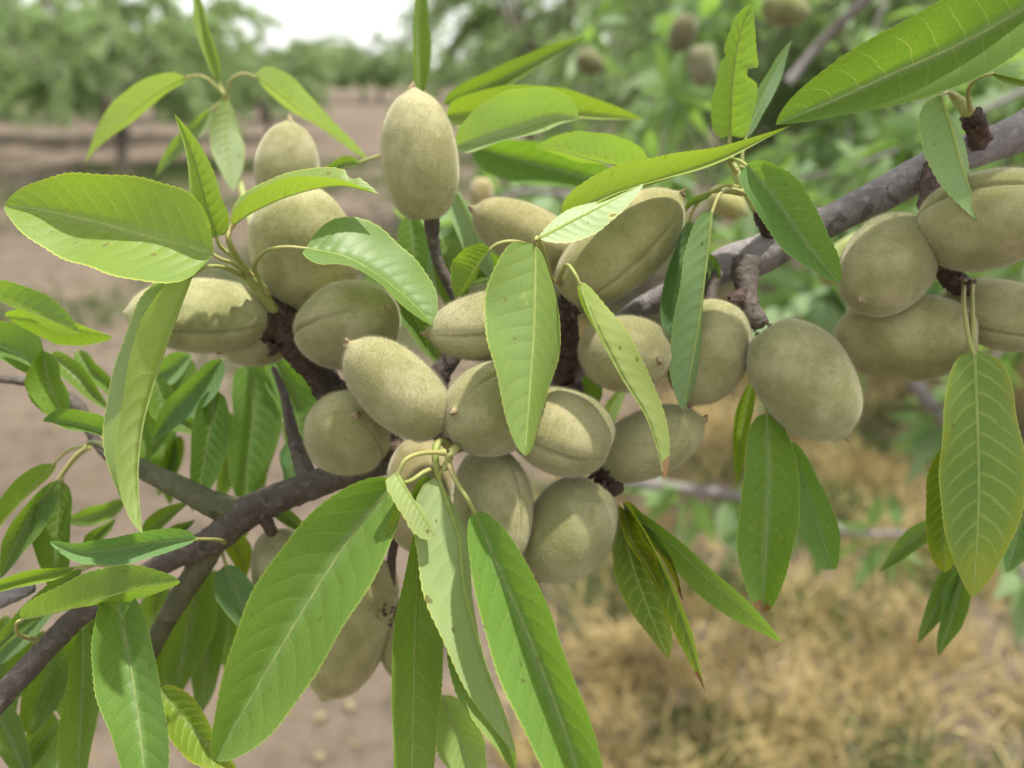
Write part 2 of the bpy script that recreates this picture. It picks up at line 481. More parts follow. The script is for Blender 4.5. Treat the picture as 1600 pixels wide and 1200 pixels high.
# ------------------------------------------------------------------ almonds
def almond(label, cx, cy, z, length, width, ang, tilt=0, roll=40, fuzz=17000, seed=0, tint=(1, 1, 1), nub=True,
           thick=0.88, group="green almonds on the branch", p=0.475, k=0.87, suture=1.0):
    rs = np.random.default_rng(500 + seed)
    ctr = P(cx, cy, z)
    tocam = (CAM - ctr).normalized()
    xr = (RIGHT - tocam * RIGHT.dot(tocam)).normalized()
    yu = tocam.cross(xr).normalized()
    an = math.radians(ang)
    inpl = xr * math.cos(an) - yu * math.sin(an)
    tl = math.radians(tilt)
    D = (inpl * math.cos(tl) + tocam * math.sin(tl)).normalized()
    X = tocam.cross(inpl).normalized()
    Y = D.cross(X).normalized()
    if Y.dot(tocam) < 0 and abs(tilt) < 80:
        Y = -Y
    rl = math.radians(roll)
    S = X * math.cos(rl) + Y * math.sin(rl)       # suture direction
    W2 = D.cross(S).normalized()
    sc = z * 0.01 / FPX
    Lm, Wm = length * sc, width * sc
    nt_, nf = 64, 84
    t = 0.5 - 0.5 * np.cos(np.linspace(0, math.pi, nt_ + 1))
    pu = np.linspace(-1, 1, nf, endpoint=False)
    ph = math.pi * (0.32 * pu + 0.68 * pu ** 3)
    r = beta(t, p, k)
    r[0] = r[-1] = 0.02
    TT, PH = np.meshgrid(t, ph, indexing="ij")
    R = r[:, None] * np.ones_like(PH)
    vis = np.sin(np.clip(TT, 0, 1) * math.pi) ** 0.5
    groove = np.exp(-(PH / 0.055) ** 2)
    lips = np.exp(-((np.abs(PH) - 0.30) / 0.22) ** 2)
    R *= 1 - suture * (0.085 * groove - 0.034 * lips) * vis
    R *= 1 - 0.03 * np.exp(-((np.abs(PH) - math.pi) / 0.5) ** 2)
    o = rs.uniform(-50, 50, 3)
    nz = np.zeros_like(R)
    for i in range(nt_ + 1):
        for j in range(nf):
            q = (math.cos(ph[j]) * r[i] * 1.1 + o[0], math.sin(ph[j]) * r[i] * 1.1 + o[1], t[i] * 2.0 + o[2])
            nz[i, j] = mnoise.noise(q) * 0.045 + mnoise.noise((q[0] * 3, q[1] * 3, q[2] * 3)) * 0.010
    R *= 1 + nz
    H = (TT - 0.5) * Lm
    H = H + 0.05 * Lm * np.exp(-(r[:, None] / 0.22) ** 2) * (TT < 0.3)      # stalk dimple
    H = H + 0.034 * Lm * np.exp(-(r[:, None] / 0.15) ** 2) * (TT > 0.7)     # pointed apex
    bow = 0.03 * Lm * np.sin(TT * math.pi)
    pos = (np.array(ctr)[None, None, :] + H[..., None] * np.array(D)
           + (0.5 * Wm * R * np.cos(PH) + bow * 0.3)[..., None] * np.array(S)
           + (0.5 * Wm * thick * R * np.sin(PH))[..., None] * np.array(W2))
    V = pos.reshape(-1, 3)
    i = np.arange(nt_)[:, None]
    j = np.arange(nf)[None, :]
    jn = (j + 1) % nf
    F = np.stack([i * nf + j, i * nf + jn, (i + 1) * nf + jn, (i + 1) * nf + j], axis=-1).reshape(-1, 4)
    q = V[F[len(F) // 2]]
    nn = np.cross(q[1] - q[0], q[2] - q[0])
    if np.dot(nn, q.mean(axis=0) - np.array(ctr)) < 0:
        F = F[:, ::-1]
    stem_pt = Vector(pos[0].mean(axis=0))
    tip_pt = Vector(pos[-1].mean(axis=0))
    root = thing("almond", label, "almond", stem_pt, group)
    hull = mesh_np("hull", V, F, MAT_HULL, root)
    hull.color = (tint[0], tint[1], tint[2], 1)
    if fuzz:
        cdf_w = np.linalg.norm(np.cross(V[F[:, 1]] - V[F[:, 0]], V[F[:, 3]] - V[F[:, 0]]), axis=1)
        pick = rs.choice(len(F), size=fuzz, p=cdf_w / cdf_w.sum())
        fu, fv = rs.random(fuzz)[:, None], rs.random(fuzz)[:, None]
        q0, q1, q2, q3 = (V[F[pick, kk]] for kk in range(4))
        base = (q0 * (1 - fu) + q1 * fu) * (1 - fv) + (q3 * (1 - fu) + q2 * fu) * fv
        nn = np.cross(q1 - q0, q3 - q0)
        nn /= np.linalg.norm(nn, axis=1)[:, None] + 1e-15
        d = nn + rs.normal(0, 0.45, (fuzz, 3))
        d /= np.linalg.norm(d, axis=1)[:, None]
        ln = rs.uniform(0.45, 1.05, fuzz)[:, None] * 0.001
        sdv = np.cross(d, rs.normal(0, 1, (fuzz, 3)))
        sdv /= np.linalg.norm(sdv, axis=1)[:, None]
        hw = 0.000022
        FV = np.concatenate([base + sdv * hw, base - sdv * hw, base + d * ln], axis=0)
        ar = np.arange(fuzz)
        FF = np.stack([ar, ar + fuzz, ar + 2 * fuzz], axis=1)
        fz = mesh_np("fuzz", FV, FF, MAT_FUZZ, root, smooth=False)
        fz["kind"] = "stuff"
    if nub:
        tdir = (D + Vector(rs.normal(0, 0.25, 3))).normalized()
        path = np.array([tuple(tip_pt + tdir * q) for q in np.linspace(-0.0006, 0.0015, 6)])
        Vn, Fn, un = tube_data(path, np.array([1.3, 1.1, 0.85, 0.6, 0.45, 0.1]) * 0.001, 9,
                               rough=1 + rs.normal(0, 0.08, (6, 9)))
        mesh_np("tip", Vn, Fn, MAT_TIP, root)
    return root


# ------------------------------------------------------------------ branches
def limb(name, pts, z, mat, parent, sides=20, rough=0.06, step=0.0011, seed=0, knots=0.0, tone=None):
    """pts: (x, y, radius px, z offset cm). One continuous limb of varying radius."""
    ctrl = []
    for q in pts:
        zz = z + (q[3] if len(q) > 3 else 0.0)
        p = P(q[0], q[1], zz)
        ctrl.append((p.x, p.y, p.z, q[2] * zz * 0.01 / FPX))
    L = sum(math.dist(ctrl[i][:3], ctrl[i + 1][:3]) for i in range(len(ctrl) - 1))
    n = int(max(8, min(400, L / step)))
    c = catmull(ctrl, n)
    rs = np.random.default_rng(900 + seed)
    path, rad = c[:, :3], np.abs(c[:, 3])
    o = rs.uniform(-30, 30, 3)
    ro = np.ones((n + 1, sides))
    for i in range(n + 1):
        for j in range(sides):
            an = j / sides * 2 * math.pi
            q = (path[i, 0] * 90 + math.cos(an) * 0.8 + o[0], path[i, 1] * 90 + math.sin(an) * 0.8 + o[1], path[i, 2] * 90 + o[2])
            ro[i, j] += rough * 1.6 * mnoise.noise(q) + rough * 0.8 * mnoise.noise((q[0] * 4, q[1] * 4, q[2] * 4))
    if knots:
        ro *= (1 + knots * rs.normal(0, 1, (n + 1, 1))) * (1 + knots * 0.7 * rs.normal(0, 1, (n + 1, sides)))
        ro = np.clip(ro, 0.6, 1.7)
    rad = rad.copy()
    rad[0] *= 0.25
    rad[-1] *= 0.25
    V, F, uv = tube_data(path, rad, sides, rough=ro)
    ob = mesh_np(name, V, F, mat, parent)
    return ob


def scales(name, x, y, z, rpx, n, mat, parent, seed):
    """bud scales and torn bark flakes clustered on a spur"""
    rs = np.random.default_rng(seed)
    VV, FF = [], []
    c = np.array(P(x, y, z))
    R = rpx * z * 0.01 / FPX
    for i in range(n):
        d = rs.normal(0, 1, 3)
        d /= np.linalg.norm(d)
        s = np.cross(d, rs.normal(0, 1, 3))
        s /= np.linalg.norm(s)
        u = np.cross(d, s)
        ln = R * rs.uniform(0.25, 0.6)
        o = c + d * R * rs.uniform(0.75, 1.0)
        wv = ln * 0.42
        lift = d * ln * rs.uniform(0.2, 0.9)
        k = len(VV)
        VV += [o - s * wv, o + s * wv, o + s * wv * 0.7 + u * ln * 0.6 + lift * 0.5, o - s * wv * 0.7 + u * ln * 0.6 + lift * 0.5,
               o + u * ln + lift + s * wv * 0.15, o + u * ln + lift - s * wv * 0.15]
        FF += [(k, k + 1, k + 2, k + 3), (k + 3, k + 2, k + 4, k + 5)]
    return mesh_np(name, np.array(VV), np.array(FF), mat, parent, smooth=False)
# ------------------------------------------------------------------ the fruiting branch
BR = thing("almond_branch", "knobbly grey brown almond branch that carries the fuzzy almonds across the picture", "branch", P(1240, 375, 24))
limb("wood", [(1700, 130, 30.0), (1600, 203, 29.1), (1480, 250, 27.3), (1390, 298, 26.4), (1310, 338, 25.5), (1240, 372, 26.4), (1180, 402, 30.9),
              (1130, 416, 27.3), (1075, 445, 20.0), (990, 492, 19.1, .3), (930, 545, 20.0, .6), (880, 590, 21.8, .9), (800, 650, 20.9, 1.0), (740, 678, 20.0, .8)], 24.6,
     MAT_BARK, BR, sides=36, rough=0.06, step=0.0009, seed=1, knots=0.010)
limb("wood", [(840, 622, 18.4, 1.0), (770, 665, 20.1, .9), (700, 693, 19.2, .7),
              (620, 718, 20.1, .4), (560, 735, 21.0, .2), (480, 760, 22.6), (430, 780, 24.3), (380, 805, 26.8), (335, 842, 22.6), (280, 868, 17.6),
              (200, 912, 15.9, -.3), (130, 957, 16.7, -.6), (80, 1005, 17.6, -.9), (30, 1060, 18.4, -1.1), (-50, 1140, 20.1, -1.4)], 24.6,
     MAT_BARK_BROWN, BR, sides=36, rough=0.08, step=0.0009, seed=51, knots=0.022)
sp = dict(mat=MAT_SPUR, parent=BR, sides=26, step=0.0006, knots=0.035, rough=0.30)
limb("spur", [(395, 470, 8, -.3), (420, 490, 30, -.2), (450, 520, 32), (485, 565, 24, .2), (515, 605, 20, .4), (560, 665, 20, .5), (630, 715, 20, .5)], 24.0, seed=2, **sp)
limb("spur", [(1165, 405, 24), (1166, 440, 18, -.3), (1170, 470, 15, -.6), (1178, 492, 15, -.8), (1192, 512, 13, -.9)], 24.2, seed=3,
     mat=MAT_BARK_BROWN, parent=BR, sides=20, step=0.0008, knots=0.03, rough=0.1)
limb("spur", [(1170, 455, 8, -.3), (1152, 468, 11, -.5), (1140, 474, 7, -.6)], 24.0, seed=31, **sp)
limb("spur", [(1120, 425, 14), (1112, 450, 10, -.3), (1108, 485, 9, -.6)], 24.2, seed=4, mat=MAT_BARK_BROWN, parent=BR, sides=16, step=0.0009, knots=0.03, rough=0.1)
limb("spur", [(1470, 255, 22), (1462, 300, 20, -.6), (1452, 335, 14, -.9), (1462, 380, 12, -.6), (1482, 432, 20, -.6), (1515, 450, 14, -.8)], 24.2, seed=5, **sp)
limb("spur", [(1530, 222, 18), (1523, 195, 15, -.6), (1516, 178, 13, -1.0)], 23.8, seed=6, **sp)
limb("spur", [(1212, 372, 14, .2), (1192, 347, 10, -.4), (1184, 328, 8, -.7)], 24.2, seed=7, **sp)
limb("spur", [(880, 600, 18, .8), (886, 540, 18, .3), (888, 490, 17, -.2), (893, 450, 15, -.5), (900, 425, 9, -.6)], 24.0, seed=8, **sp)
limb("spur", [(690, 690, 18, .6), (684, 600, 18, .6), (704, 560, 15, .6), (728, 515, 12, .6), (712, 465, 10, .6), (686, 412, 9, .4), (677, 372, 10, .2), (675, 345, 13), (675, 328, 10)], 24.3, seed=9,
     mat=MAT_BARK_BROWN, parent=BR, sides=20, step=0.0008, knots=0.02, rough=0.08)
limb("spur", [(890, 600, 16, .8), (915, 670, 18, .6), (938, 725, 24), (955, 758, 18, -.2), (962, 775, 10, -.2)], 23.6, seed=10, **sp)
limb("spur", [(650, 730, 10, .6), (630, 800, 6, .5), (614, 860, 6, .3), (610, 905, 8), (604, 965, 14), (590, 1002, 8)], 25.0, seed=11, **sp)
limb("spur", [(408, 790, 12), (420, 820, 9, -.1), (428, 838, 8, -.1)], 24.5, seed=12, **sp)
limb("twig", [(136, 690, 3), (165, 698, 7), (225, 735, 15), (290, 766, 18), (345, 793, 22), (390, 802, 22)], 24.6, MAT_BARK_GREEN, BR, sides=20, seed=13, knots=0.02)
limb("twig", [(345, 835, 16), (312, 885, 19, .3), (262, 965, 16, .8), (225, 1032, 15, 1.2), (195, 1085, 13, 1.5)], 24.8, MAT_BARK_GREEN, BR, sides=18, seed=14, knots=0.02)
limb("twig", [(426, 572, 4, 1.2), (445, 620, 7, 1.0), (456, 672, 10, .7), (472, 722, 14, .3), (485, 755, 14)], 24.6, MAT_BARK_BROWN, BR, sides=16, seed=15, knots=0.03)
limb("shoot", [(446, 512, 8, .8), (424, 480, 9, .1), (403, 452, 9, -.5), (388, 432, 8, -1.0), (370, 408, 6, -1.3)], 23.2, MAT_SHOOT, BR, sides=12, seed=16)
limb("shoot", [(1185, 332, 9), (1168, 300, 9), (1152, 275, 8), (1146, 258, 5)], 23.4, MAT_SHOOT, BR, sides=12, seed=17)
limb("shoot", [(1517, 182, 12), (1505, 165, 10), (1490, 150, 7), (1484, 142, 4)], 22.8, MAT_SHOOT, BR, sides=12, seed=18)
limb("shoot", [(730, 685, 7, 1.6), (708, 704, 7), (699, 722, 6), (692, 738, 4)], 19.6, MAT_SHOOT, BR, sides=12, seed=19)
limb("shoot", [(430, 470, 8, 0), (405, 390, 6, 5.0), (368, 260, 5, 8.2), (356, 180, 5, 8.2), (352, 148, 6, 7.6)], 24.0, MAT_SHOOT, BR, sides=10, seed=20)
scales("bud_scale", 440, 515, 23.9, 34, 60, MAT_SPUR, BR, 41)
scales("bud_scale", 1192, 512, 23.3, 16, 26, MAT_SPUR, BR, 42)
scales("bud_scale", 1140, 472, 23.4, 12, 16, MAT_SPUR, BR, 43)
scales("bud_scale", 1452, 330, 23.3, 17, 30, MAT_SPUR, BR, 44)
scales("bud_scale", 1500, 440, 23.3, 22, 36, MAT_SPUR, BR, 45)
scales("bud_scale", 890, 480, 23.6, 26, 44, MAT_SPUR, BR, 46)
scales("bud_scale", 942, 738, 23.3, 26, 44, MAT_SPUR, BR, 47)
scales("bud_scale", 1521, 187, 22.9, 15, 26, MAT_SPUR, BR, 48)
scales("bud_scale", 604, 960, 24.2, 15, 22, MAT_SPUR, BR, 49)

TW = thing("almond_twig", "thin dark side twig entering under the folded leaves at the edge", "twig", P(60, 598, 26), "side twigs of the almond branch")
limb("wood", [(-20, 590, 6), (30, 595, 7), (75, 604, 8), (122, 636, 10), (150, 690, 8), (190, 735, 8)], 26.5, MAT_BARK_BROWN, TW, sides=14, seed=21, knots=0.04)
TW = thing("almond_twig", "short mauve twig end showing between small leaves beside the lowest stretch of branch", "twig", P(20, 930, 23.5), "side twigs of the almond branch")
limb("wood", [(-30, 950, 13), (20, 930, 12), (54, 914, 10)], 23.6, MAT_BARK, TW, sides=14, seed=22, knots=0.02)

# ------------------------------------------------------------------ almonds
almond("pale upright almond standing alone on a brown stalk above the others", 656, 246, 23.0, 196, 132, -94, 0, -60, seed=1, tint=(1.05, 1.05, 1.0))
almond("almond pointing up behind the arched leaf, only its pale upper half showing", 450, 268, 27.0, 148, 106, -84, 5, -50, seed=2, fuzz=4000, tint=(1.0, 1.0, 1.0))
almond("large almond behind the arching leaf with its rounded pale top", 476, 388, 23.6, 205, 170, -100, 24, -40, seed=3, tint=(1.03, 1.04, 0.97))
almond("almond lying sideways behind the folded pale leaf, seam running along it", 315, 491, 23.2, 210, 128, 181, -6, 65, seed=4, nub=False, tint=(1.0, 1.04, 0.95))
almond("almond half hidden below the sideways one against the dark spur", 407, 527, 24.6, 120, 92, 160, 0, -40, seed=5, fuzz=3000)
almond("round almond with its tip turned to the gap beside the spur", 546, 508, 22.4, 175, 152, -24, 47, 70, seed=6)
almond("sunlit almond in the middle whose pointed end faces up and away", 621, 607, 19.9, 198, 133, -137, 14, -70, seed=7, tint=(1.04, 1.04, 1.0))
almond("round almond resting on the branch, tip and short seam facing out", 540, 676, 21.6, 165, 138, -62, 70, 170, seed=8, tint=(0.98, 0.97, 0.9))
almond("almond with a long pointed tip and seam, tucked beside the hanging central leaf", 768, 508, 21.0, 196, 122, 173, 0, 78, seed=9, tint=(1.02, 1.0, 1.0))
almond("almond with its nub facing out, overlapped by the tip of the central leaf", 768, 640, 20.6, 178, 156, 176, 54, 140, seed=10)
almond("plump almond emerging behind the lower end of the central leaf", 876, 672, 21.4, 168, 148, -160, 0, 62, seed=11, tint=(0.94, 0.93, 0.86))
almond("almond hanging over the long green leaves, seam near its edge", 770, 792, 21.6, 186, 130, 82, 6, 50, seed=12)
almond("almond hanging lowest below the dark fluffy spur", 889, 828, 22.0, 172, 148, 122, 0, -60, seed=13, tint=(0.95, 0.98, 0.92))
almond("almond behind the brown tipped leaf with a bright horned tip", 1016, 692, 23.2, 172, 118, -24, 0, -70, seed=14, tint=(0.97, 1.0, 0.92))
almond("almond under the branch crossed by the narrow yellowish leaf", 976, 553, 22.2, 166, 132, 12, 54, -60, seed=15, tint=(0.96, 0.94, 0.86))
almond("almond between the dull narrow leaf and the big oval almond", 1106, 550, 23.2, 166, 136, 108, 12, -60, seed=16, tint=(0.94, 0.95, 0.84))
almond("big oval grey green almond hanging free with its tip at the bottom", 1257, 594, 22.3, 204, 160, 55, 0, -60, seed=17, tint=(0.95, 0.97, 0.92))
almond("almond with a pale nub facing out below the thick smooth branch", 1386, 414, 22.6, 188, 152, 122, 52, -70, seed=18, tint=(0.95, 0.95, 0.86))
almond("large fuzzy almond with a curved seam, beneath the pale drooping leaf", 1545, 345, 21.4, 206, 164, -16, 16, 50, seed=19, tint=(0.95, 0.96, 0.86))
almond("almond lying sideways with a sharp tip touching the big oval one", 1414, 527, 23.6, 205, 150, 179, 0, -60, seed=20, tint=(0.92, 0.93, 0.80), p=0.5)
almond("almond cut by the picture edge behind two pale petioles", 1572, 492, 23.6, 196, 116, 12, 0, 118, seed=21, tint=(0.95, 0.95, 0.86))
almond("long almond with a slanting seam above the branch fork", 968, 388, 23.2, 236, 138, -42, 0, 118, seed=22, tint=(0.99, 0.97, 0.84))
almond("cream almond with a dry brown nub, behind the central leaf's base", 822, 366, 24.6, 176, 104, -155, 0, -60, seed=23, tint=(1.1, 1.05, 1.0))
almond("pale almond in the shade under the branch, partly behind the large leaf", 438, 890, 26.0, 130, 98, 82, 0, -60, seed=24, fuzz=3000)
almond("long shaded almond hanging behind the large foremost leaf", 553, 975, 24.8, 226, 134, 110, 0, -60, seed=25, fuzz=4000, tint=(0.95, 0.9, 0.8), nub=False, p=.54)
almond("small shaded almond squeezed between the large leaf and the dark narrow leaf", 632, 1000, 25.2, 124, 92, 84, 0, -60, seed=26, fuzz=2500, tint=(0.95, 0.95, 0.86))
almond("shaded almond behind the curled young leaf and thin petioles", 655, 772, 24.0, 180, 118, 92, 0, -60, seed=27, fuzz=3000, tint=(1.0, 0.92, 0.9))

# ------------------------------------------------------------------ leaves
YEL = (2.0, 1.25, 0.35)
YG = (1.5, 1.15, 0.6)
VEILED = (1.35, 1.22, 1.5)  # whitish lens veil over the sprig, put into its leaf tint
BLU = (0.92, 0.98, 1.35)
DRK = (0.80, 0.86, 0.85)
leaf("broad glowing leaf with toothed edge at the outer end of the branch", [(334, 397), (250, 376), (150, 348), (60, 328), (7, 322)], 20.2, 98, 78, 88,
     col=(1.25, 1.15, 0.9), pet=[(394, 432, 2.1), (365, 412, .7), (346, 405, .2)], k=.88, peak=.34, tw=.1, wb=97, wave=.06)
leaf("upright pointed leaf beside the broad glowing one", [(338, 370), (322, 320, -.4), (306, 258, -1.0), (288, 210, -1.5), (272, 177, -1.8)], 21.4, 42, 20, 31, face="u", za=1, zb=1,
     pet=[(368, 404, .3), (352, 392, .2), (342, 382)], k=1.2, peak=.36, col=(1.15, 1.1, .8))
leaf("arched leaf with small holes bent over an almond", [(363, 352), (400, 328), (460, 303), (530, 290), (592, 303)], 20.9, 46, 26, -40, za=1, zb=-1, face="t",
     pet=[(400, 440, 1.6), (374, 408, .8), (358, 378), (358, 360)], col=(1.3, 1.15, .8), bites=((-1, .8, .4, .03),), petr=.95)
leaf("broad leaf with a bright yellow folded rim arching from a long petiole", [(478, 388), (540, 402), (590, 430), (640, 470), (680, 510)], 20.6, 80, 74, 9, za=-1, zb=1,
     pet=[(418, 458, 2.2), (398, 420, 1.2), (412, 394, .4), (445, 386)], peak=.46, k=1.15, col=(.95, 1.0, .9))
leaf("dark leaf half hanging in shade behind the yellow rimmed leaf", [(600, 440), (635, 478), (655, 510), (668, 545)], 23.5, 44, 38, 30, col=DRK)
leaf("small green leaf on a bent petiole near the central hanging leaf", [(766, 388), (742, 420), (725, 445), (712, 470)], 22.4, 40, 3, 36, za=-1, zb=1,
     pet=[(845, 392, 1.0), (808, 378, .2), (780, 380)], peak=.4, col=(1.1, 1.1, .7))
leaf("flat pale green leaf hanging down over the middle of the cluster", [(836, 381, .5), (836, 440, .35), (834, 520, .05), (827, 620, -.5), (820, 712, -1.0)], 18.9, 80, 43, 74, za=-1, zb=1,
     pet=[(862, 440, 4.0), (852, 400, 2.4), (842, 374, .9), (838, 372, .4)], k=.82, peak=.42, wave=.05, tw=.02, col=(1.15, 1.08, 1.1))
leaf("narrow yellowish leaf with a scorched brown tip hanging by the central one", [(904, 440), (930, 508), (972, 590), (1010, 652), (1030, 712), (1037, 750)], 19.6, 46, 42, -3, za=-1, zb=-1,
     face="u", pet=[(872, 440, 3.6), (884, 415, .8), (896, 424)], peak=.45, k=1.1, dry=.94, col=(1.15, 1.05, .6))
leaf("dull narrow leaf hanging straight from the tuft above the branch", [(1112, 330), (1105, 400), (1091, 510), (1077, 590), (1068, 641)], 21.6, 48, 10, 43, za=-1, zb=1, face="u",
     pet=[(1160, 300, 1.5), (1142, 296, .8), (1124, 304, .2)], peak=.5, k=1.0, col=(.72, .85, .72))
leaf("bluish leaf half hidden behind the dull narrow leaf", [(1078, 345), (1066, 400), (1054, 480), (1050, 570)], 23.0, 34, 26, 22, face="u", col=(.62, .8, .85),
     pet=[(1160, 302, .2), (1110, 300), (1085, 325)], peak=.5)
leaf("blue green leaf hanging across the thick branch with a pale midrib", [(1166, 257), (1205, 302), (1255, 372), (1298, 428), (1314, 442)], 21.2, 54, 44, 38,
     pet=[(1150, 268, 1.8), (1140, 254, 1.0), (1152, 250, .3)], k=1.0, peak=.44, wave=.07, col=(.85, .98, 1.15))
leaf("pale drooping leaf seen from below, in front of the thick branch", [(1468, 148), (1487, 200), (1504, 262), (1522, 312), (1541, 353)], 20.4, 48, 2, 46, za=-1, zb=1, face="u",
     pet=[(1492, 150, 2.2), (1480, 144, 1.2)], k=1.05, peak=.36, col=(.92, 1.02, .9))
leaf("longest bright leaf reaching in from the upper corner", [(1690, -36), (1520, 60), (1400, 114), (1300, 159), (1212, 195)], 20.6, 100, 56, 84, k=1.0, peak=.5, wave=.05, tw=.1,
     col=(.9, .98, .85))
leaf("upright blunt leaf with torn notches behind the yellow green leaf", [(1141, 212), (1143, 150, -.7), (1149, 90, -1.3), (1160, 40, -1.8), (1173, 6, -2.1)], 23.2, 44, 30, 38, pet=[(1148, 262), (1140, 232)],
     k=.85, peak=.42, bites=((-1, .53, .45, .05), (1, .66, .25, .025)), col=(1.0, 1.08, .6), face="u")
leaf("narrow grey green leaf standing behind the notched one", [(1165, 215), (1192, 152), (1218, 102), (1238, 63)], 24.6, 24, 15, 14, face="u", col=BLU, pet=[(1160, 262), (1160, 240)])
leaf("yellow green leaf lit through from behind above the long almond", [(878, 342), (950, 310), (1040, 280), (1130, 247), (1237, 196)], 22.0, 52, 42, -2, za=1, zb=1, face="u",
     k=1.2, peak=.27, col=(1.3, 1.15, .7), wave=.03)
leaf("silvery pale leaf folded over the long almond", [(842, 372), (898, 343), (950, 317), (1005, 287)], 20.8, 36, 17, 33, za=-1, zb=1, face="u", peak=.5, col=(1.7, 1.55, 1.9),
     pet=[(850, 400, 1.4), (842, 386, .5)], wave=.02)
leaf("soft green leaf pointing at the pale upright almond", [(1012, 266), (962, 258), (918, 248), (875, 236), (834, 231)], 24.6, 48, 2, 46, za=-1, zb=1, face="u", peak=.42, col=(1.05, 1.1, .8))
leaf("rounded yellowish leaf curling beside the pale upright almond", [(712, 230), (760, 218), (810, 203), (862, 185), (904, 186)], 26.0, 62, 58, 20, za=1, zb=1, face="u", k=.85, peak=.55,
     col=(1.15, 1.12, 1.2))
leaf("long yellow green leaf ending in a thin tip behind the rounded leaf", [(694, 183), (780, 181), (880, 181), (950, 184), (1007, 188)], 28.0, 52, 46, 3, za=1, zb=1, face="u", peak=.36, k=1.1,
     col=(1.25, 1.15, .7), fine=False)
leaf("soft dark leaf out of focus under the rounded leaf", [(735, 228), (820, 252), (920, 280), (1010, 300)], 36, 52, 38, 34, col=(.75, .95, .9), fine=False)
leaf("slender blurred leaf pointing up to the trees above the rounded leaf", [(692, 164), (760, 136), (830, 103), (880, 76), (917, 57)], 31, 30, 24, 12, fine=False)
leaf("vertical blurred leaf cut by the top edge above the upright almond", [(656, 156), (650, 80), (652, 20), (660, -50)], 30, 30, 4, 24, fine=False, col=(1.1, 1.1, .9))
# sprig above the broad leaf, its haze painted into the tint
SPR = "leaves of the soft sprig above the broad leaf"
leaf("upright leaf of the pale sprig, cut by the top edge", [(343, 132), (330, 75), (316, 30), (300, -30)], 31.6, 24, 15, 10, pet=[(352, 150), (346, 138)], fine=False, group=SPR, col=VEILED)
leaf("drooping leaf of the pale sprig on its outer side", [(292, 121), (240, 150), (180, 200), (132, 254)], 31, 36, 5, 30, zb=1, za=-1, face="u", pet=[(352, 149, .4), (322, 122), (300, 119)], fine=False, group=SPR, peak=.4, col=VEILED)
leaf("drooping leaf of the pale sprig bending toward the upright almond", [(398, 117), (450, 158), (512, 206), (578, 252)], 31, 40, 33, 3, za=1, zb=-1, face="u", pet=[(353, 149, .4), (362, 124), (382, 115)], fine=False, group=SPR, peak=.4, col=VEILED)
leaf("short leaf hanging straight down from the pale sprig", [(356, 158), (352, 200), (357, 250), (364, 298)], 31, 30, 27, 24, za=-1, fine=False, group=SPR, k=1.0, col=VEILED, face="u")
leaf("grey leaf of the pale sprig behind the upright pointed leaf", [(330, 172), (292, 212), (262, 250), (243, 276)], 33, 20, 15, 13, fine=False, group=SPR, col=(1.1, 1.1, 1.3), face="u", pet=[(352, 156), (340, 164)])
leaf("little green leaf tucked between two upright almonds", [(562, 254), (540, 258), (506, 266)], 27, 16, 6, 14, fine=False, pet=[(596, 243), (578, 248)])
# folded leaf and the outer tangle
leaf("folded leaf, half pale and half dark with teeth, hanging below the broad glowing one", [(299, 430, .4), (283, 474, .2), (261, 535), (243, 592, -.3), (224, 660, -.6), (216, 725, -.9), (217, 780, -1.1), (223, 834, -1.3)],
     20.1, 82, -70, 46, za=-1, zb=1, face="t", k=.95, peak=.40, wave=.05, col=(1.2, 1.12, .95), pet=[(394, 440, 2.5), (350, 418, .8), (318, 418, .2)])
leaf("flat green leaf coming in from the edge over its neighbours", [(-60, 440), (0, 467), (50, 487), (92, 505), (125, 520)], 22.2, 38, 34, 6, zb=-1, peak=.55, col=(1.0, 1.05, .95))
leaf("bright leaf under the flat green leaf, tip toward the folded leaf", [(10, 494), (55, 500), (110, 512), (176, 526)], 24, 36, 18, 30, zb=-1, peak=.5, col=(1.1, 1.1, .6))
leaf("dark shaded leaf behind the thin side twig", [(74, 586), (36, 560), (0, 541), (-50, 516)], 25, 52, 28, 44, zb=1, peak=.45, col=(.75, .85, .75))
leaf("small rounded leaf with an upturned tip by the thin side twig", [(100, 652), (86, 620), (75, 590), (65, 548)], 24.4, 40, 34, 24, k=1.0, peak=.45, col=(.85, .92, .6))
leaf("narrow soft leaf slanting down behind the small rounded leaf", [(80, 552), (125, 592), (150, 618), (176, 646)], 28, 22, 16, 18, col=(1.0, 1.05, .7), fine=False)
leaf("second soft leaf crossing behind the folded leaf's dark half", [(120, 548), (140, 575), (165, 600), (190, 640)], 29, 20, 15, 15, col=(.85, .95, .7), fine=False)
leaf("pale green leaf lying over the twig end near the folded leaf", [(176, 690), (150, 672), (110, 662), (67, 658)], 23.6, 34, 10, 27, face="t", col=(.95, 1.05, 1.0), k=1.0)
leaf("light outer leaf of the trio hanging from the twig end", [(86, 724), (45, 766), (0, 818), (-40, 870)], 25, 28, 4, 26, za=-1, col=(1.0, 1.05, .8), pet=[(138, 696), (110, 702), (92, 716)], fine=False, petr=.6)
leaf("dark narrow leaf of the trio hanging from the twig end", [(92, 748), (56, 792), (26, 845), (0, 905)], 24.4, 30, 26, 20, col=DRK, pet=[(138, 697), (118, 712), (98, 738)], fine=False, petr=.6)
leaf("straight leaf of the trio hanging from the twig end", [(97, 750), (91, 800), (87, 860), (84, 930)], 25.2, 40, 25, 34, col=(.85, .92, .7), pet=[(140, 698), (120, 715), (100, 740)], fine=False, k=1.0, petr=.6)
leaf("stubby dark leaf peeping over the horizontal leaf", [(136, 858), (156, 834), (182, 810)], 26.5, 18, 14, 12, col=DRK, fine=False)
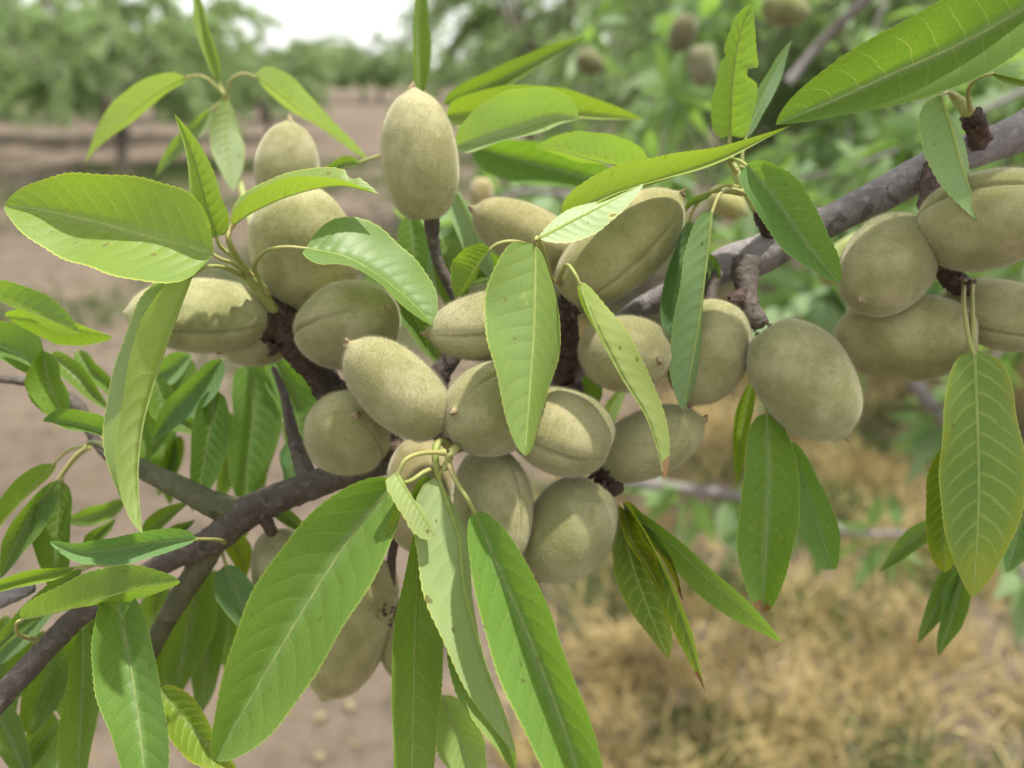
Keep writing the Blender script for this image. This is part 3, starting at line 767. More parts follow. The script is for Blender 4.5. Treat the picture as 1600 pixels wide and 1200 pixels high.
leaf("grey green horizontal leaf lying along the branch with a pale midrib", [(308, 842), (240, 848), (180, 859), (122, 862), (78, 846)], 21.2, 34, 24, 24, za=1, zb=1, face="u", k=1.0,
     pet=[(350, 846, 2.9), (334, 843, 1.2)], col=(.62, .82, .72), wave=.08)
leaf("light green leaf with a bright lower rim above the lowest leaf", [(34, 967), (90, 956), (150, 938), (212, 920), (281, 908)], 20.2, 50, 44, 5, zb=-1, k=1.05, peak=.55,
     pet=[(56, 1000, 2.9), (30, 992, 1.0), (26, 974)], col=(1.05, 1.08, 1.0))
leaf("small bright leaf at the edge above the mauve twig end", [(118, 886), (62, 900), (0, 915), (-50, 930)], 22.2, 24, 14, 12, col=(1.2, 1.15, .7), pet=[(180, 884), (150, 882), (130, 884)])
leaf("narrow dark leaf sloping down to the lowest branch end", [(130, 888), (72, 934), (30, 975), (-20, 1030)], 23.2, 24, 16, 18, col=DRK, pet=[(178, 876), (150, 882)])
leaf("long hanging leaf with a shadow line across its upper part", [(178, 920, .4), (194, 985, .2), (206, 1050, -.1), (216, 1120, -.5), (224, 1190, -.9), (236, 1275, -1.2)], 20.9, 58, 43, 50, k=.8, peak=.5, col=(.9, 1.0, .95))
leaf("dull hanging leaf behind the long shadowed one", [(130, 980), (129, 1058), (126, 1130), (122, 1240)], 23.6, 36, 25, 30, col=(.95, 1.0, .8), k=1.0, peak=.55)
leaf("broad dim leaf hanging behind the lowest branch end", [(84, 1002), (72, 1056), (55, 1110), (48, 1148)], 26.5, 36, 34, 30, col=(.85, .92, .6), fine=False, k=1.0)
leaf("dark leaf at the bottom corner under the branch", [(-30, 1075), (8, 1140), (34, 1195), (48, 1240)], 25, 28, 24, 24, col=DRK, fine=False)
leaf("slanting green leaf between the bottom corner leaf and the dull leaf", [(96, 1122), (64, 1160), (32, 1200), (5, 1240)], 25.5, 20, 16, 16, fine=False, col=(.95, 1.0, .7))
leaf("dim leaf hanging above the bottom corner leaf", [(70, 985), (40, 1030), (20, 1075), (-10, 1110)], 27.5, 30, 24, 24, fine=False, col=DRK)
leaf("yellowing leaf half hidden behind the large foremost leaf's tip", [(248, 1076), (290, 1126), (330, 1166), (374, 1210)], 23.6, 42, 26, 36, col=(1.05, 1.0, .8), k=1.0, mat=MAT_LEAF_YELLOWING)
leaf("dull broad leaf hanging under the olive twig", [(312, 880), (300, 950), (286, 1022), (274, 1096)], 27, 42, 38, 36, col=(.9, .95, .6), fine=False)
leaf("dark leaf hanging beside the dull broad one", [(334, 920), (326, 1000), (316, 1080), (302, 1130)], 28, 32, 28, 26, col=DRK, fine=False)
leaf("bluish round leaf partly under the large foremost leaf", [(352, 882), (370, 925), (390, 975), (404, 1016)], 25, 38, 32, 30, face="u", col=(.6, .8, .75), k=.95, pet=[(346, 848), (348, 866)], fine=False)
leaf("lime leaf glowing under the branch by the shaded pale almond", [(352, 832), (372, 862), (386, 900)], 27, 24, 22, 18, col=(1.6, 1.3, .4), fine=False)
leaf("bluish leaf behind the folded leaf, slanting from the sideways almond", [(348, 560), (300, 612), (262, 655), (236, 690)], 27, 34, 30, 22, face="u", col=(.62, .82, .8), fine=False)
leaf("darkest leaf hanging behind the forked twig", [(338, 608), (326, 680), (312, 760), (300, 800)], 27, 36, 32, 28, col=(.6, .75, .6), fine=False)
leaf("long leaf with a pale midrib hanging below the half hidden almond", [(388, 568), (396, 650), (388, 720), (384, 800)], 28, 42, 38, 36, col=(.8, .95, .85), fine=False, k=.9)
leaf("broad dim leaf hanging behind the thin shoot and the dark spur", [(428, 556), (458, 615), (468, 680), (470, 730)], 28.5, 40, 36, 32, col=(.8, .95, .85), fine=False)
leaf("thin yellow leaf caught between two dim leaves", [(404, 552), (411, 610), (416, 668)], 29, 15, 12, 8, col=(2.2, 1.35, .3), fine=False)
leaf("yellow green leaf far behind the olive twig", [(282, 680), (266, 725), (248, 776)], 31, 22, 16, 16, col=(1.2, 1.2, .7), fine=False)
leaf("dim leaf behind the bright half of the folded leaf", [(240, 590), (262, 640), (300, 668), (330, 672)], 28, 30, 24, 24, col=(.8, .9, .6), fine=False)
leaf("small leaf pointing up beneath the olive twig", [(224, 842), (258, 806), (298, 784)], 26, 20, 16, 14, col=(1.0, 1.05, .7), fine=False)
leaf("tiny dark leaf tucked in the branch fork", [(255, 848), (280, 828), (305, 812)], 26.5, 16, 12, 12, col=DRK, fine=False)
leaf("small plain leaf below the branch near the shaded pale almond", [(424, 798), (455, 812), (488, 838)], 26, 16, 13, 12, fine=False)
leaf("teal leaf blurred above the branch behind the resting almond", [(452, 690), (456, 725), (450, 765)], 28, 24, 20, 18, face="u", col=(.6, .85, .8), fine=False)
# lower middle
leaf("large foremost leaf slanting down with a clear pale midrib", [(618, 752, .3), (562, 820, .1), (490, 928, -.2), (408, 1064, -.5), (336, 1188, -.7)], 19.1, 96, 76, 78, za=1, zb=1, k=1.0, peak=.46, wave=.035,
     pet=[(700, 730, 1.2), (668, 735, .5), (640, 752, .2)], col=(.95, 1.02, .85), rib=.5)
leaf("dark narrow leaf hanging straight behind the pale one", [(648, 832), (651, 900), (648, 1000), (646, 1100), (644, 1190), (642, 1290)], 20.4, 60, 50, 36, za=-1, zb=1, k=1.0, peak=.55,
     col=(.9, .98, .75))
leaf("pale underside leaf on a broad stalk in the lower middle", [(684, 744, .2), (702, 797, .1), (717, 842), (724, 912, -.3), (742, 985, -.6), (765, 1062, -.8), (790, 1130, -.9), (806, 1178, -1)], 19.6, 72, 3, 66, za=-1, zb=1,
     face="u", k=1.1, peak=.36, pet=[(704, 694, .8), (686, 690, .3), (680, 712)], col=(1.15, 1.08, 1.05), petr=1.1, rib=.6)
leaf("green leaf showing below the pale underside leaf", [(712, 980), (748, 1068), (784, 1145), (806, 1205)], 21, 46, 14, 36, face="u", col=(.95, 1.0, .65), k=1.0)
leaf("long bright leaf running to the bottom edge beside the pale one", [(742, 800, .4), (776, 880, .2), (816, 970), (856, 1070, -.3), (892, 1170, -.5), (926, 1290, -.8)], 18.6, 76, 52, 62, za=1, zb=1, k=.85, peak=.55,
     pet=[(700, 722, 1.0), (712, 750, .6), (730, 778, .2)], wave=.04, col=(.9, 1.02, .8), rib=.5)
leaf("dim leaf low behind the green leaf at the bottom edge", [(690, 1086), (716, 1150), (745, 1250)], 22.6, 44, 40, 36, face="u", col=(.95, 1.0, .6))
leaf("curled young leaf folded over at the petiole tuft", [(619, 738, .1), (632, 760), (655, 797), (680, 840, .2)], 18.5, 32, 2, 30, za=-1, zb=1, face="u", k=.8, peak=.45,
     pet=[(694, 707, 1.0), (660, 708, .5), (634, 718, .1)], col=(1.35, 1.2, 1.0), fine=True)
leaf("tiny yellow bract leaf beside the large foremost leaf", [(628, 786), (614, 812), (602, 844)], 18.5, 8, 6, 4, col=(1.7, 1.4, .8), rib=.2)
leaf("little leaf behind the curled young leaf", [(674, 746), (656, 764), (644, 788)], 20, 16, 12, 12, rib=.3)
# right hand tuft
leaf("yellow edged leaf hanging steeply under the fluffy spur", [(966, 788, 1), (985, 870), (1010, 945), (1044, 1030)], 22.4, 44, 33, 35, za=-1, zb=-1, col=(.95, 1.0, .8), k=1.0, peak=.5, mat=MAT_LEAF_YELLOWING)
leaf("folded dark leaf with a bright midrib under the fluffy spur", [(976, 798, 1), (986, 843), (1009, 880), (1038, 930)], 22, 32, 20, 12, face="t", col=(1.3, 1.0, .4), rib=.6, mat=MAT_LEAF_YELLOWING)
leaf("narrow twisted leaf hanging lowest under the fluffy spur, yellow and brown at its end", [(976, 788, 1), (1005, 830), (1040, 898), (1060, 950), (1078, 1000), (1102, 1080)], 22, 34, 3, 29, za=1, zb=-1,
     col=(1.0, 1.0, .8), dry=.95, rib=.6, mat=MAT_LEAF_YELLOWING)
leaf("thin yellow leaf with a brown rim in the tuft under the fluffy spur", [(975, 785, .8), (1004, 812), (1030, 848), (1052, 890), (1068, 940)], 23, 18, 8, 10, col=YEL, dry=.9)
leaf("sunlit leaf of the tuft sweeping out toward the vertical green leaf", [(978, 790, .8), (1000, 812, .3), (1060, 860), (1110, 908), (1165, 956), (1223, 1004)], 22.4, 42, 20, 32, za=1, zb=-1, peak=.58, col=(.9, 1.02, .95))
leaf("vertical green leaf with a dry tip below the big oval almond", [(1198, 645), (1201, 720), (1199, 800), (1196, 880), (1193, 956)], 23, 52, 46, 46, k=.85, peak=.5, dry=.975, col=(.85, .96, .7), pet=[(1188, 524, 1.0), (1192, 580, .5), (1196, 625)], tw=.05)
leaf("yellowish sliver of a leaf beside the vertical green one", [(1174, 598), (1162, 655), (1155, 705), (1152, 760)], 24.6, 20, 14, 14, col=(1.2, 1.1, .5))
leaf("bluish leaf spreading behind the vertical green leaf", [(1236, 690), (1262, 770), (1284, 836), (1301, 890)], 25, 42, 28, 32, face="u", col=(.66, .88, .72), k=.85, peak=.55)
leaf("yellow veined leaf with crinkled edges hanging from two petioles", [(1522, 550), (1526, 640), (1529, 740), (1527, 830), (1520, 932)], 21.4, 76, 70, 58, za=-1, zb=1, face="u", k=.95, peak=.40,
     pet=[(1506, 440, 1.8), (1506, 480, .8), (1514, 530, .1)], col=(1.0, 1.0, .8), wave=.12, rib=.6, mat=MAT_LEAF_YELLOWING)
leaf("olive yellow leaf overlapped by the yellow veined one", [(1510, 690), (1482, 760), (1474, 830), (1476, 894)], 22.2, 44, 42, 34, face="u", k=.9, col=(1.0, 1.0, .8), wave=.12, mat=MAT_LEAF_YELLOWING,
     pet=[(1518, 440, 1.2), (1520, 500), (1520, 600), (1514, 660)])
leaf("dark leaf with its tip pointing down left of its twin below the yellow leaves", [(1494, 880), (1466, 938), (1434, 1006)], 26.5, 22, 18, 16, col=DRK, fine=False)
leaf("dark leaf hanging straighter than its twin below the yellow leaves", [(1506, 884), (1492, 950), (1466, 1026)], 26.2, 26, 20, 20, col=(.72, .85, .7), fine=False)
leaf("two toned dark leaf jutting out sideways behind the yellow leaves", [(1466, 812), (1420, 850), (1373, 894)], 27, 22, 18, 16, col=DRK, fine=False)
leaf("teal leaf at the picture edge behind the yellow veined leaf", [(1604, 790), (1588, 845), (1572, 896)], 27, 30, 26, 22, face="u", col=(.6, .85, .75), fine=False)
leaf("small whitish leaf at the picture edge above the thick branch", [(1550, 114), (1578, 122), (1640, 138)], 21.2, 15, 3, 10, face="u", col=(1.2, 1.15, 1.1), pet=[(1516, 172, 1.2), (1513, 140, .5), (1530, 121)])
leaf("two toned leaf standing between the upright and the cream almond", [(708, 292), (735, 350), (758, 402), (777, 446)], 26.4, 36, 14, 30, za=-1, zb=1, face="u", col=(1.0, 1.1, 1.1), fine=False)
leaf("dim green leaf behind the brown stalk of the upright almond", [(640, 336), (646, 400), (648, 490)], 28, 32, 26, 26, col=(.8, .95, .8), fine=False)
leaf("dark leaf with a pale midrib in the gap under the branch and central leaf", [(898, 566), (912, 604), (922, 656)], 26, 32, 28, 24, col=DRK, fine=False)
leaf("light leaf in the gap above the fluffy spur", [(936, 700), (954, 645), (980, 590)], 28, 18, 14, 14, col=(1.1, 1.1, .9), face="u", fine=False)
leaf("pale scrap of leaf under the branch beside the dull narrow leaf", [(1104, 396), (1116, 428), (1096, 462)], 24, 14, 12, 10, face="u", fine=False, col=(.8, .95, .9))
leaf("short petiole tuft leaf behind the dull narrow leaf's stalk", [(1112, 300), (1080, 318), (1062, 345)], 23, 9, 6, 6, pet=[(1160, 295, .5), (1135, 290)], col=(1.1, 1.1, .8))
leaf("dim leaf filling the gap under the lowest branch beside the long shadowed leaf", [(148, 960), (120, 1020), (104, 1080), (100, 1130)], 27.5, 34, 28, 28, col=(.85, .95, .7), fine=False)
leaf("soft leaf showing between the long shadowed leaf and the dull broad one", [(262, 935), (262, 1010), (256, 1090), (240, 1150)], 28, 34, 30, 28, col=(.95, 1.0, .6), fine=False)
leaf("bluish leaf under the lower of the two overlapping leaves by the mauve twig end", [(112, 920), (60, 960), (10, 1010), (-30, 1060)], 25, 30, 22, 24, col=(.75, .92, .9), face="u", fine=False)
leaf("soft leaf behind the outer end of the lowest branch", [(-10, 980), (-4, 1040), (10, 1100), (20, 1140)], 28, 28, 24, 24, col=(.9, 1.0, .8), fine=False)
leaf("dim leaf hanging past the bottom edge between the dull leaf and the bottom corner", [(150, 1080), (130, 1140), (105, 1200), (90, 1250)], 26.5, 26, 20, 22, col=(.85, .95, .7), fine=False)
leaf("soft green leaf behind the trio, next to the olive twig", [(190, 590), (205, 640), (225, 700), (228, 740)], 29, 26, 22, 20, col=(.9, 1.0, .75), fine=False)
leaf("pale backlit leaf behind the dark leaf of the forked twig", [(352, 640), (358, 700), (348, 760), (336, 796)], 30, 26, 20, 20, col=(1.1, 1.1, .9), fine=False)
leaf("deep green leaf behind the gap right of the folded leaf's tip", [(232, 640), (250, 690), (262, 740), (266, 790)], 31, 30, 26, 24, col=(.8, .95, .75), fine=False)
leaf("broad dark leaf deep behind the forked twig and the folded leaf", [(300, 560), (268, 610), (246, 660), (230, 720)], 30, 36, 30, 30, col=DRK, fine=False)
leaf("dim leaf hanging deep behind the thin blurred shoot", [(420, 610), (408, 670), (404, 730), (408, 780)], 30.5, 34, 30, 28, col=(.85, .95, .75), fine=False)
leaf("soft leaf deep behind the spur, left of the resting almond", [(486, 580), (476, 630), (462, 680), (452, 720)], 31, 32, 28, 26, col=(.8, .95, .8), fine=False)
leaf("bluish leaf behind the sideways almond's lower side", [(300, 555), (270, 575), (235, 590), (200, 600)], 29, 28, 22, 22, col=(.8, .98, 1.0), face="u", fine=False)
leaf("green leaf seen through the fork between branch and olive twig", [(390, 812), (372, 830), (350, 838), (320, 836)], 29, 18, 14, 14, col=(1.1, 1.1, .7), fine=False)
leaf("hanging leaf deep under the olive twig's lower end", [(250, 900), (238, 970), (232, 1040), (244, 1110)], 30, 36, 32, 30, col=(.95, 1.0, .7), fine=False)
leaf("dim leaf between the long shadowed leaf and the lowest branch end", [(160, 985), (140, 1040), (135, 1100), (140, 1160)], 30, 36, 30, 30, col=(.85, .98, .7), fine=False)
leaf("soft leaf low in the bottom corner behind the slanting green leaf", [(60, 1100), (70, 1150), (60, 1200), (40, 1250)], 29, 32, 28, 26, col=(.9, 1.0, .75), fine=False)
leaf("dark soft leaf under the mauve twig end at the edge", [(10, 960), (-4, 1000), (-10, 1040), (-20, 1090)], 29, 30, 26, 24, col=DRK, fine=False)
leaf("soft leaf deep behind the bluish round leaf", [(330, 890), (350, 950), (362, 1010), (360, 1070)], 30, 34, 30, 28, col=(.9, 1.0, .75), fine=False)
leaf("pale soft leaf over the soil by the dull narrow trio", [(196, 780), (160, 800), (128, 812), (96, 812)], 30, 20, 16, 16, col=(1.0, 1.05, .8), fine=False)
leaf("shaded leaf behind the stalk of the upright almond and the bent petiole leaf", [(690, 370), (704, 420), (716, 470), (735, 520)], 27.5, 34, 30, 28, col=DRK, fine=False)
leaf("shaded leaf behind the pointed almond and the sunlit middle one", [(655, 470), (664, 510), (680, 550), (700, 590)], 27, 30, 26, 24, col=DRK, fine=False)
leaf("soft leaf in the gap below the pale silvery leaf and the cream almond", [(800, 430), (770, 420), (735, 430), (705, 450)], 28, 28, 24, 24, col=(.85, 1.0, .85), fine=False)
# ------------------------------------------------------------------ the orchard behind
def foliage_mesh(name, bases, dirs, lens, wids, mat, parent, rs, segs=3):
    """many small bent leaves: bases (n,3), dirs (n,3)"""
    n = len(bases)
    d = dirs / (np.linalg.norm(dirs, axis=1)[:, None] + 1e-9)
    s = np.cross(d, rs.normal(0, 1, (n, 3)))
    s /= np.linalg.norm(s, axis=1)[:, None] + 1e-9
    u = np.cross(s, d)
    ts = np.linspace(0, 1, segs + 1)
    prof = {2: [0.1, 1.0, 0.05], 3: [0.12, 1.0, 0.8, 0.04], 4: [0.12, 0.85, 1.0, 0.62, 0.03]}[segs]
    curl = rs.uniform(-0.1, 0.35, n)
    rows = []
    for t, w in zip(ts, prof):
        c = bases + d * (lens * t)[:, None] + u * (curl * lens * t * t)[:, None] + np.array([0, 0, -1]) * (0.18 * lens * t * t)[:, None]
        rows.append(c - s * (wids * w)[:, None])
        rows.append(c + s * (wids * w)[:, None])
    V = np.stack(rows, axis=1).reshape(-1, 3)
    k = 2 * (segs + 1)
    base = (np.arange(n) * k)[:, None]
    F = []
    for r in range(segs):
        F.append(base + np.array([[2 * r, 2 * r + 1, 2 * r + 3, 2 * r + 2]]))
    F = np.stack(F, axis=1).reshape(-1, 4)
    return mesh_np(name, V, F, mat, parent)


def merge_tubes(name, tubes, mat, parent, sides):
    VV, FF, off = [], [], 0
    for path, rad in tubes:
        V, F, uv = tube_data(path, rad, sides)
        VV.append(V)
        FF.append(F + off)
        off += len(V)
    return mesh_np(name, np.vstack(VV), np.vstack(FF), mat, parent)


def orchard_tree(label, x, y, h, r, nleaf, seed, group="almond trees of the orchard", trunk_h=0.75, skirt=0.55, leafl=0.09, sides=8, segs=2, lean=0.0):
    rs = np.random.default_rng(seed)
    root = thing("almond_tree", label, "tree", Vector((x, y, 0)), group)
    tubes = []
    top = np.array([x + lean, y, trunk_h])
    tr = catmull([(x, y, -0.05), (x + rs.normal(0, .04), y + rs.normal(0, .04), trunk_h * .5), tuple(top)], 8)
    tubes.append((tr, np.linspace(0.085, 0.062, 9) * (h / 3.0)))
    twigs = []
    for i in range(8):
        a = i / 8 * 6.283 + rs.normal(0, .25)
        rr = r * rs.uniform(.45, .85)
        zt = h * rs.uniform(.62, .95)
        p1 = top + np.array([math.cos(a) * rr * .45, math.sin(a) * rr * .45, (zt - trunk_h) * .55])
        p2 = top + np.array([math.cos(a) * rr, math.sin(a) * rr, zt - trunk_h])
        path = catmull([tuple(top), tuple(p1), tuple(p2)], 10)
        tubes.append((path, np.linspace(0.042, 0.012, 11) * (h / 3.0)))
        for j in range(11):
            q = path[rs.integers(3, 11)]
            aa = a + rs.normal(0, 1.0)
            ln = r * rs.uniform(.3, .62)
            droop = rs.uniform(-.5, .6)
            e = q + np.array([math.cos(aa) * ln, math.sin(aa) * ln, ln * droop - 0.10 * r])
            m = (q + e) / 2 + np.array([0, 0, .10 * ln])
            e[2] = max(e[2], skirt)
            tw = catmull([tuple(q), tuple(m), tuple(e)], 7)
            tubes.append((tw, np.linspace(0.012, 0.004, 8) * (h / 3.0)))
            twigs.append(tw)
        for j in range(2):          # hanging skirts
            q = path[rs.integers(3, 9)]
            aa = a + rs.normal(0, .7)
            e = np.array([x + math.cos(aa) * r * rs.uniform(.6, 1.0), y + math.sin(aa) * r * rs.uniform(.6, 1.0), skirt + rs.uniform(0, .35)])
            m = (q + e) / 2 + np.array([math.cos(aa) * .2, math.sin(aa) * .2, .2])
            tw = catmull([tuple(q), tuple(m), tuple(e)], 8)
            tubes.append((tw, np.linspace(0.012, 0.004, 9) * (h / 3.0)))
            twigs.append(tw)
    merge_tubes("trunk", tubes, MAT_TRUNK, root, sides)
    per = nleaf // len(twigs)
    bs, ds = [], []
    for tw in twigs:
        t = rs.uniform(0.1, 1, per) * (len(tw) - 1.001)
        i0 = t.astype(int)
        f = (t - i0)[:, None]
        b = tw[i0] * (1 - f) + tw[i0 + 1] * f
        dirw = tw[-1] - tw[0]
        dirw /= np.linalg.norm(dirw) + 1e-9
        d = dirw[None, :] * .5 + rs.normal(0, .75, (per, 3)) + np.array([0, 0, -.35])
        bs.append(b + rs.normal(0, .035, (per, 3)))
        ds.append(d)
    bs, ds = np.vstack(bs), np.vstack(ds)
    n = len(bs)
    foliage_mesh("crown", bs, ds, rs.uniform(.7, 1.25, n) * leafl, rs.uniform(.8, 1.2, n) * leafl * .15, MAT_LEAF_HAZED, root, rs, segs)
    return root


def copy_tree(src, label, x, y, rz, sc):
    r = src.copy()
    COL.objects.link(r)
    r.location = (x, y, 0)
    r.rotation_euler = (0, 0, rz)
    r.scale = (sc, sc, sc)
    r["label"] = label
    for ch in src.children:
        c = ch.copy()
        COL.objects.link(c)
        c.parent = r
    return r


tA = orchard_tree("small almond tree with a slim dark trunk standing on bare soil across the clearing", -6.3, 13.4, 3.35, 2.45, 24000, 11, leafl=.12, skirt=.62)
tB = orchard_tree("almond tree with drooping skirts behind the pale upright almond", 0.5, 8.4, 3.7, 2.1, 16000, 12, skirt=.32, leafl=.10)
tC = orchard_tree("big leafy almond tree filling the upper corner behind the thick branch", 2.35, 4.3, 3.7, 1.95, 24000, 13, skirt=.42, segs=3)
FAR = [(-10.6, 14.6, .4, 1.05, "almond tree cut by the picture edge across the clearing"),
       (-5.9, 20.5, 1.7, .76, "almond tree standing behind the gap beside the slim trunked one"),
       (-9.4, 20.5, 2.9, 1.15, "almond tree in the second row behind the slim trunked one"),
       (-13.6, 20.5, 4.1, 1.15, "outermost almond tree of the second row"),
       (-8.6, 29.0, 5.0, .95, "third row almond tree peeping over the clearing"),
       (-11.9, 29.5, 3.6, 1.25, "third row almond tree behind the second row's gap"),
       (-17.0, 30.0, .9, 1.25, "outermost almond tree of the third row")]
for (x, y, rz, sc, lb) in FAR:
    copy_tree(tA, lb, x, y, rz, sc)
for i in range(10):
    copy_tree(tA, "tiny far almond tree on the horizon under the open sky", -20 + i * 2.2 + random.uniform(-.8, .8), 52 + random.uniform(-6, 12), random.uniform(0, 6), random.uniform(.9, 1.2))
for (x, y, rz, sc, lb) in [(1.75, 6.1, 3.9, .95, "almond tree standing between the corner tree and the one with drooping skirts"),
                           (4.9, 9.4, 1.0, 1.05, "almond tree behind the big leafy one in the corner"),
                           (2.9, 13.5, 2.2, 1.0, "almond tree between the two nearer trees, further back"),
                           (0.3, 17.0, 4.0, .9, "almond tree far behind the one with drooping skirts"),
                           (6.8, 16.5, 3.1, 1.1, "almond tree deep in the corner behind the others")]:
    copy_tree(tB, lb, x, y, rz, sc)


def leafy_branch(label, pts, nleaf, seed, rad=0.004, mat=None, spread=.03, hang=.5, t0=4):
    rs = np.random.default_rng(seed)
    w = [tuple(q) if isinstance(q, Vector) else tuple(P(*q)) for q in pts]
    c = catmull(w, 40)
    root = thing("leafy_branch", label, "branch", Vector(c[0]), "unfocused leafy branches of the same tree")
    V, F, uv = tube_data(c, np.linspace(rad, rad * .35, 41), 8, rough=1 + rs.normal(0, .06, (41, 8)))
    mesh_np("twig", V, F, MAT_BARK, root)
    t = rs.uniform(3, 39.9, nleaf)
    # leaves sit in tufts
    tuft = rs.uniform(t0, 39.5, max(3, nleaf // 6))
    t = tuft[rs.integers(0, len(tuft), nleaf)] + rs.normal(0, .35, nleaf)
    t = np.clip(t, 0, 39.99)
    i0 = t.astype(int)
    f = (t - i0)[:, None]
    b = c[i0] * (1 - f) + c[i0 + 1] * f
    d = rs.normal(0, .8, (nleaf, 3)) + np.array([0, 0, -hang])
    d /= np.linalg.norm(d, axis=1)[:, None]
    b = b + d * .012
    fo = foliage_mesh("foliage", b, d, rs.uniform(.055, .10, nleaf), rs.uniform(.010, .015, nleaf), MAT_LEAF_MID, root, rs, 4)
    return root


MAT_LEAF_MID = leaf_material("leaf_surface_soft", False, top=(0.125, 0.205, 0.08), under=(0.21, 0.29, 0.16), trans=(0.30, 0.50, 0.08), tfac=0.42)
leafy_branch("thin grey branch with a tuft of curled leaves below the big oval almond", [(960, 748, 112), (1080, 765, 115), (1150, 776, 118), (1320, 830, 122), (1425, 836, 125), (1620, 870, 130)], 60, 61, rad=.0085)
leafy_branch("mauve blurred branch sloping away behind the yellow veined leaf", [(1400, 560, 126), (1445, 620, 126), (1490, 680, 128), (1600, 900, 130), (1680, 1000, 132)], 40, 62, rad=.012)
leafy_branch("blurred branch with many leaves behind the fork of the thick branch", [(1760, 330, 118), (1500, 400, 116), (1300, 450, 114), (1190, 500, 110)], 110, 63)
leafy_branch("blurred leafy branch running parallel above the thick branch", [(1760, 60, 114), (1500, 190, 112), (1330, 260, 110), (1150, 300, 108)], 120, 64, rad=.005)
leafy_branch("blurred hanging branch holding two soft brown almonds near the top edge", [(1180, -160, 120), (1120, -20, 118), (1060, 120, 116), (1020, 300, 115)], 110, 65)
leafy_branch("most distant of the blurred hanging branches, over the drooping tree", [(990, -200, 180), (940, 0, 178), (900, 120, 176), (880, 240, 175)], 90, 66)
leafy_branch("dark blurred branch arching up out of the top edge beside the longest bright leaf, its unseen leafy end added for shade",
             [(1230, 130, 110), (1330, 20, 105), Vector((.60, .75, 1.84)), Vector((.46, .45, 1.97)), Vector((.34, .26, 1.98)), Vector((.17, .21, 1.95))], 190, 67, rad=.007, t0=17)  # leafy end is out of view, added overhead to shade the almonds below
leafy_branch("blurred leaves dangling between the oval almond and the sideways one", [(1500, 380, 130), (1400, 470, 128), (1280, 520, 128), (1230, 620, 128)], 90, 68)
leafy_branch("green blurred spray under the tuft of petioles, behind the forked twig stub", [(1500, 300, 150), (1360, 330, 150), (1220, 350, 148), (1120, 420, 146)], 120, 69)
leafy_branch("green blurred spray at the picture edge below the largest fuzzy almond", [(1720, 470, 140), (1600, 520, 140), (1520, 600, 138), (1480, 700, 138)], 60, 70)
leafy_branch("pale green blurred spray behind the grey green leaf and the longest bright leaf", [(1620, 60, 175), (1450, 160, 172), (1300, 210, 170), (1140, 270, 170)], 130, 71)
leafy_branch("pale green blurred spray hanging beneath the thick branch's middle", [(1420, -80, 165), (1340, 120, 165), (1330, 300, 163), (1380, 480, 162)], 130, 72)
leafy_branch("pale green blurred spray drooping beyond the soft green leaf", [(1120, -90, 210), (1060, 60, 208), (1000, 220, 206), (1010, 380, 205)], 130, 73)
leafy_branch("dim blurred spray behind the brown stalk of the upright almond", [(960, 320, 100), (820, 300, 98), (680, 350, 95), (570, 420, 94)], 80, 74, hang=.7)
SOFT = "soft unfocused almonds on the branches behind"
almond("soft brown almond hanging behind the notched leaf", 1097, 102, 96, 62, 48, 80, 0, -60, seed=41, fuzz=0, group=SOFT, tint=(.55, .58, .6))
almond("dimmer soft almond above the one behind the notched leaf", 1066, 52, 97, 58, 46, 110, 0, -60, seed=42, fuzz=0, group=SOFT, tint=(.42, .43, .42))
almond("faint round almond high over the soft green leaf's neighbour", 921, 97, 136, 48, 42, 20, 0, -60, seed=43, fuzz=0, group=SOFT, tint=(.45, .48, .42))
almond("soft almond cut by the top edge beside the notched leaf's tip", 1226, 14, 69, 74, 56, 10, 0, -60, seed=44, fuzz=0, group=SOFT, tint=(.5, .55, .4))
almond("pinkish soft almond between the upright and the cream almond", 752, 303, 46, 52, 40, 95, 0, -60, seed=45, fuzz=0, group=SOFT, tint=(1.0, .9, .85))
almond("bright soft almond behind the tuft of petioles", 1136, 318, 40, 64, 50, 30, 0, -60, seed=46, fuzz=0, group=SOFT, tint=(1.05, 1.05, .8))
almond("greenish soft almond under the thick branch by the nub faced almond", 1330, 400, 33, 120, 64, -40, 0, -60, seed=47, fuzz=0, group=SOFT, tint=(.8, 1.0, .6))

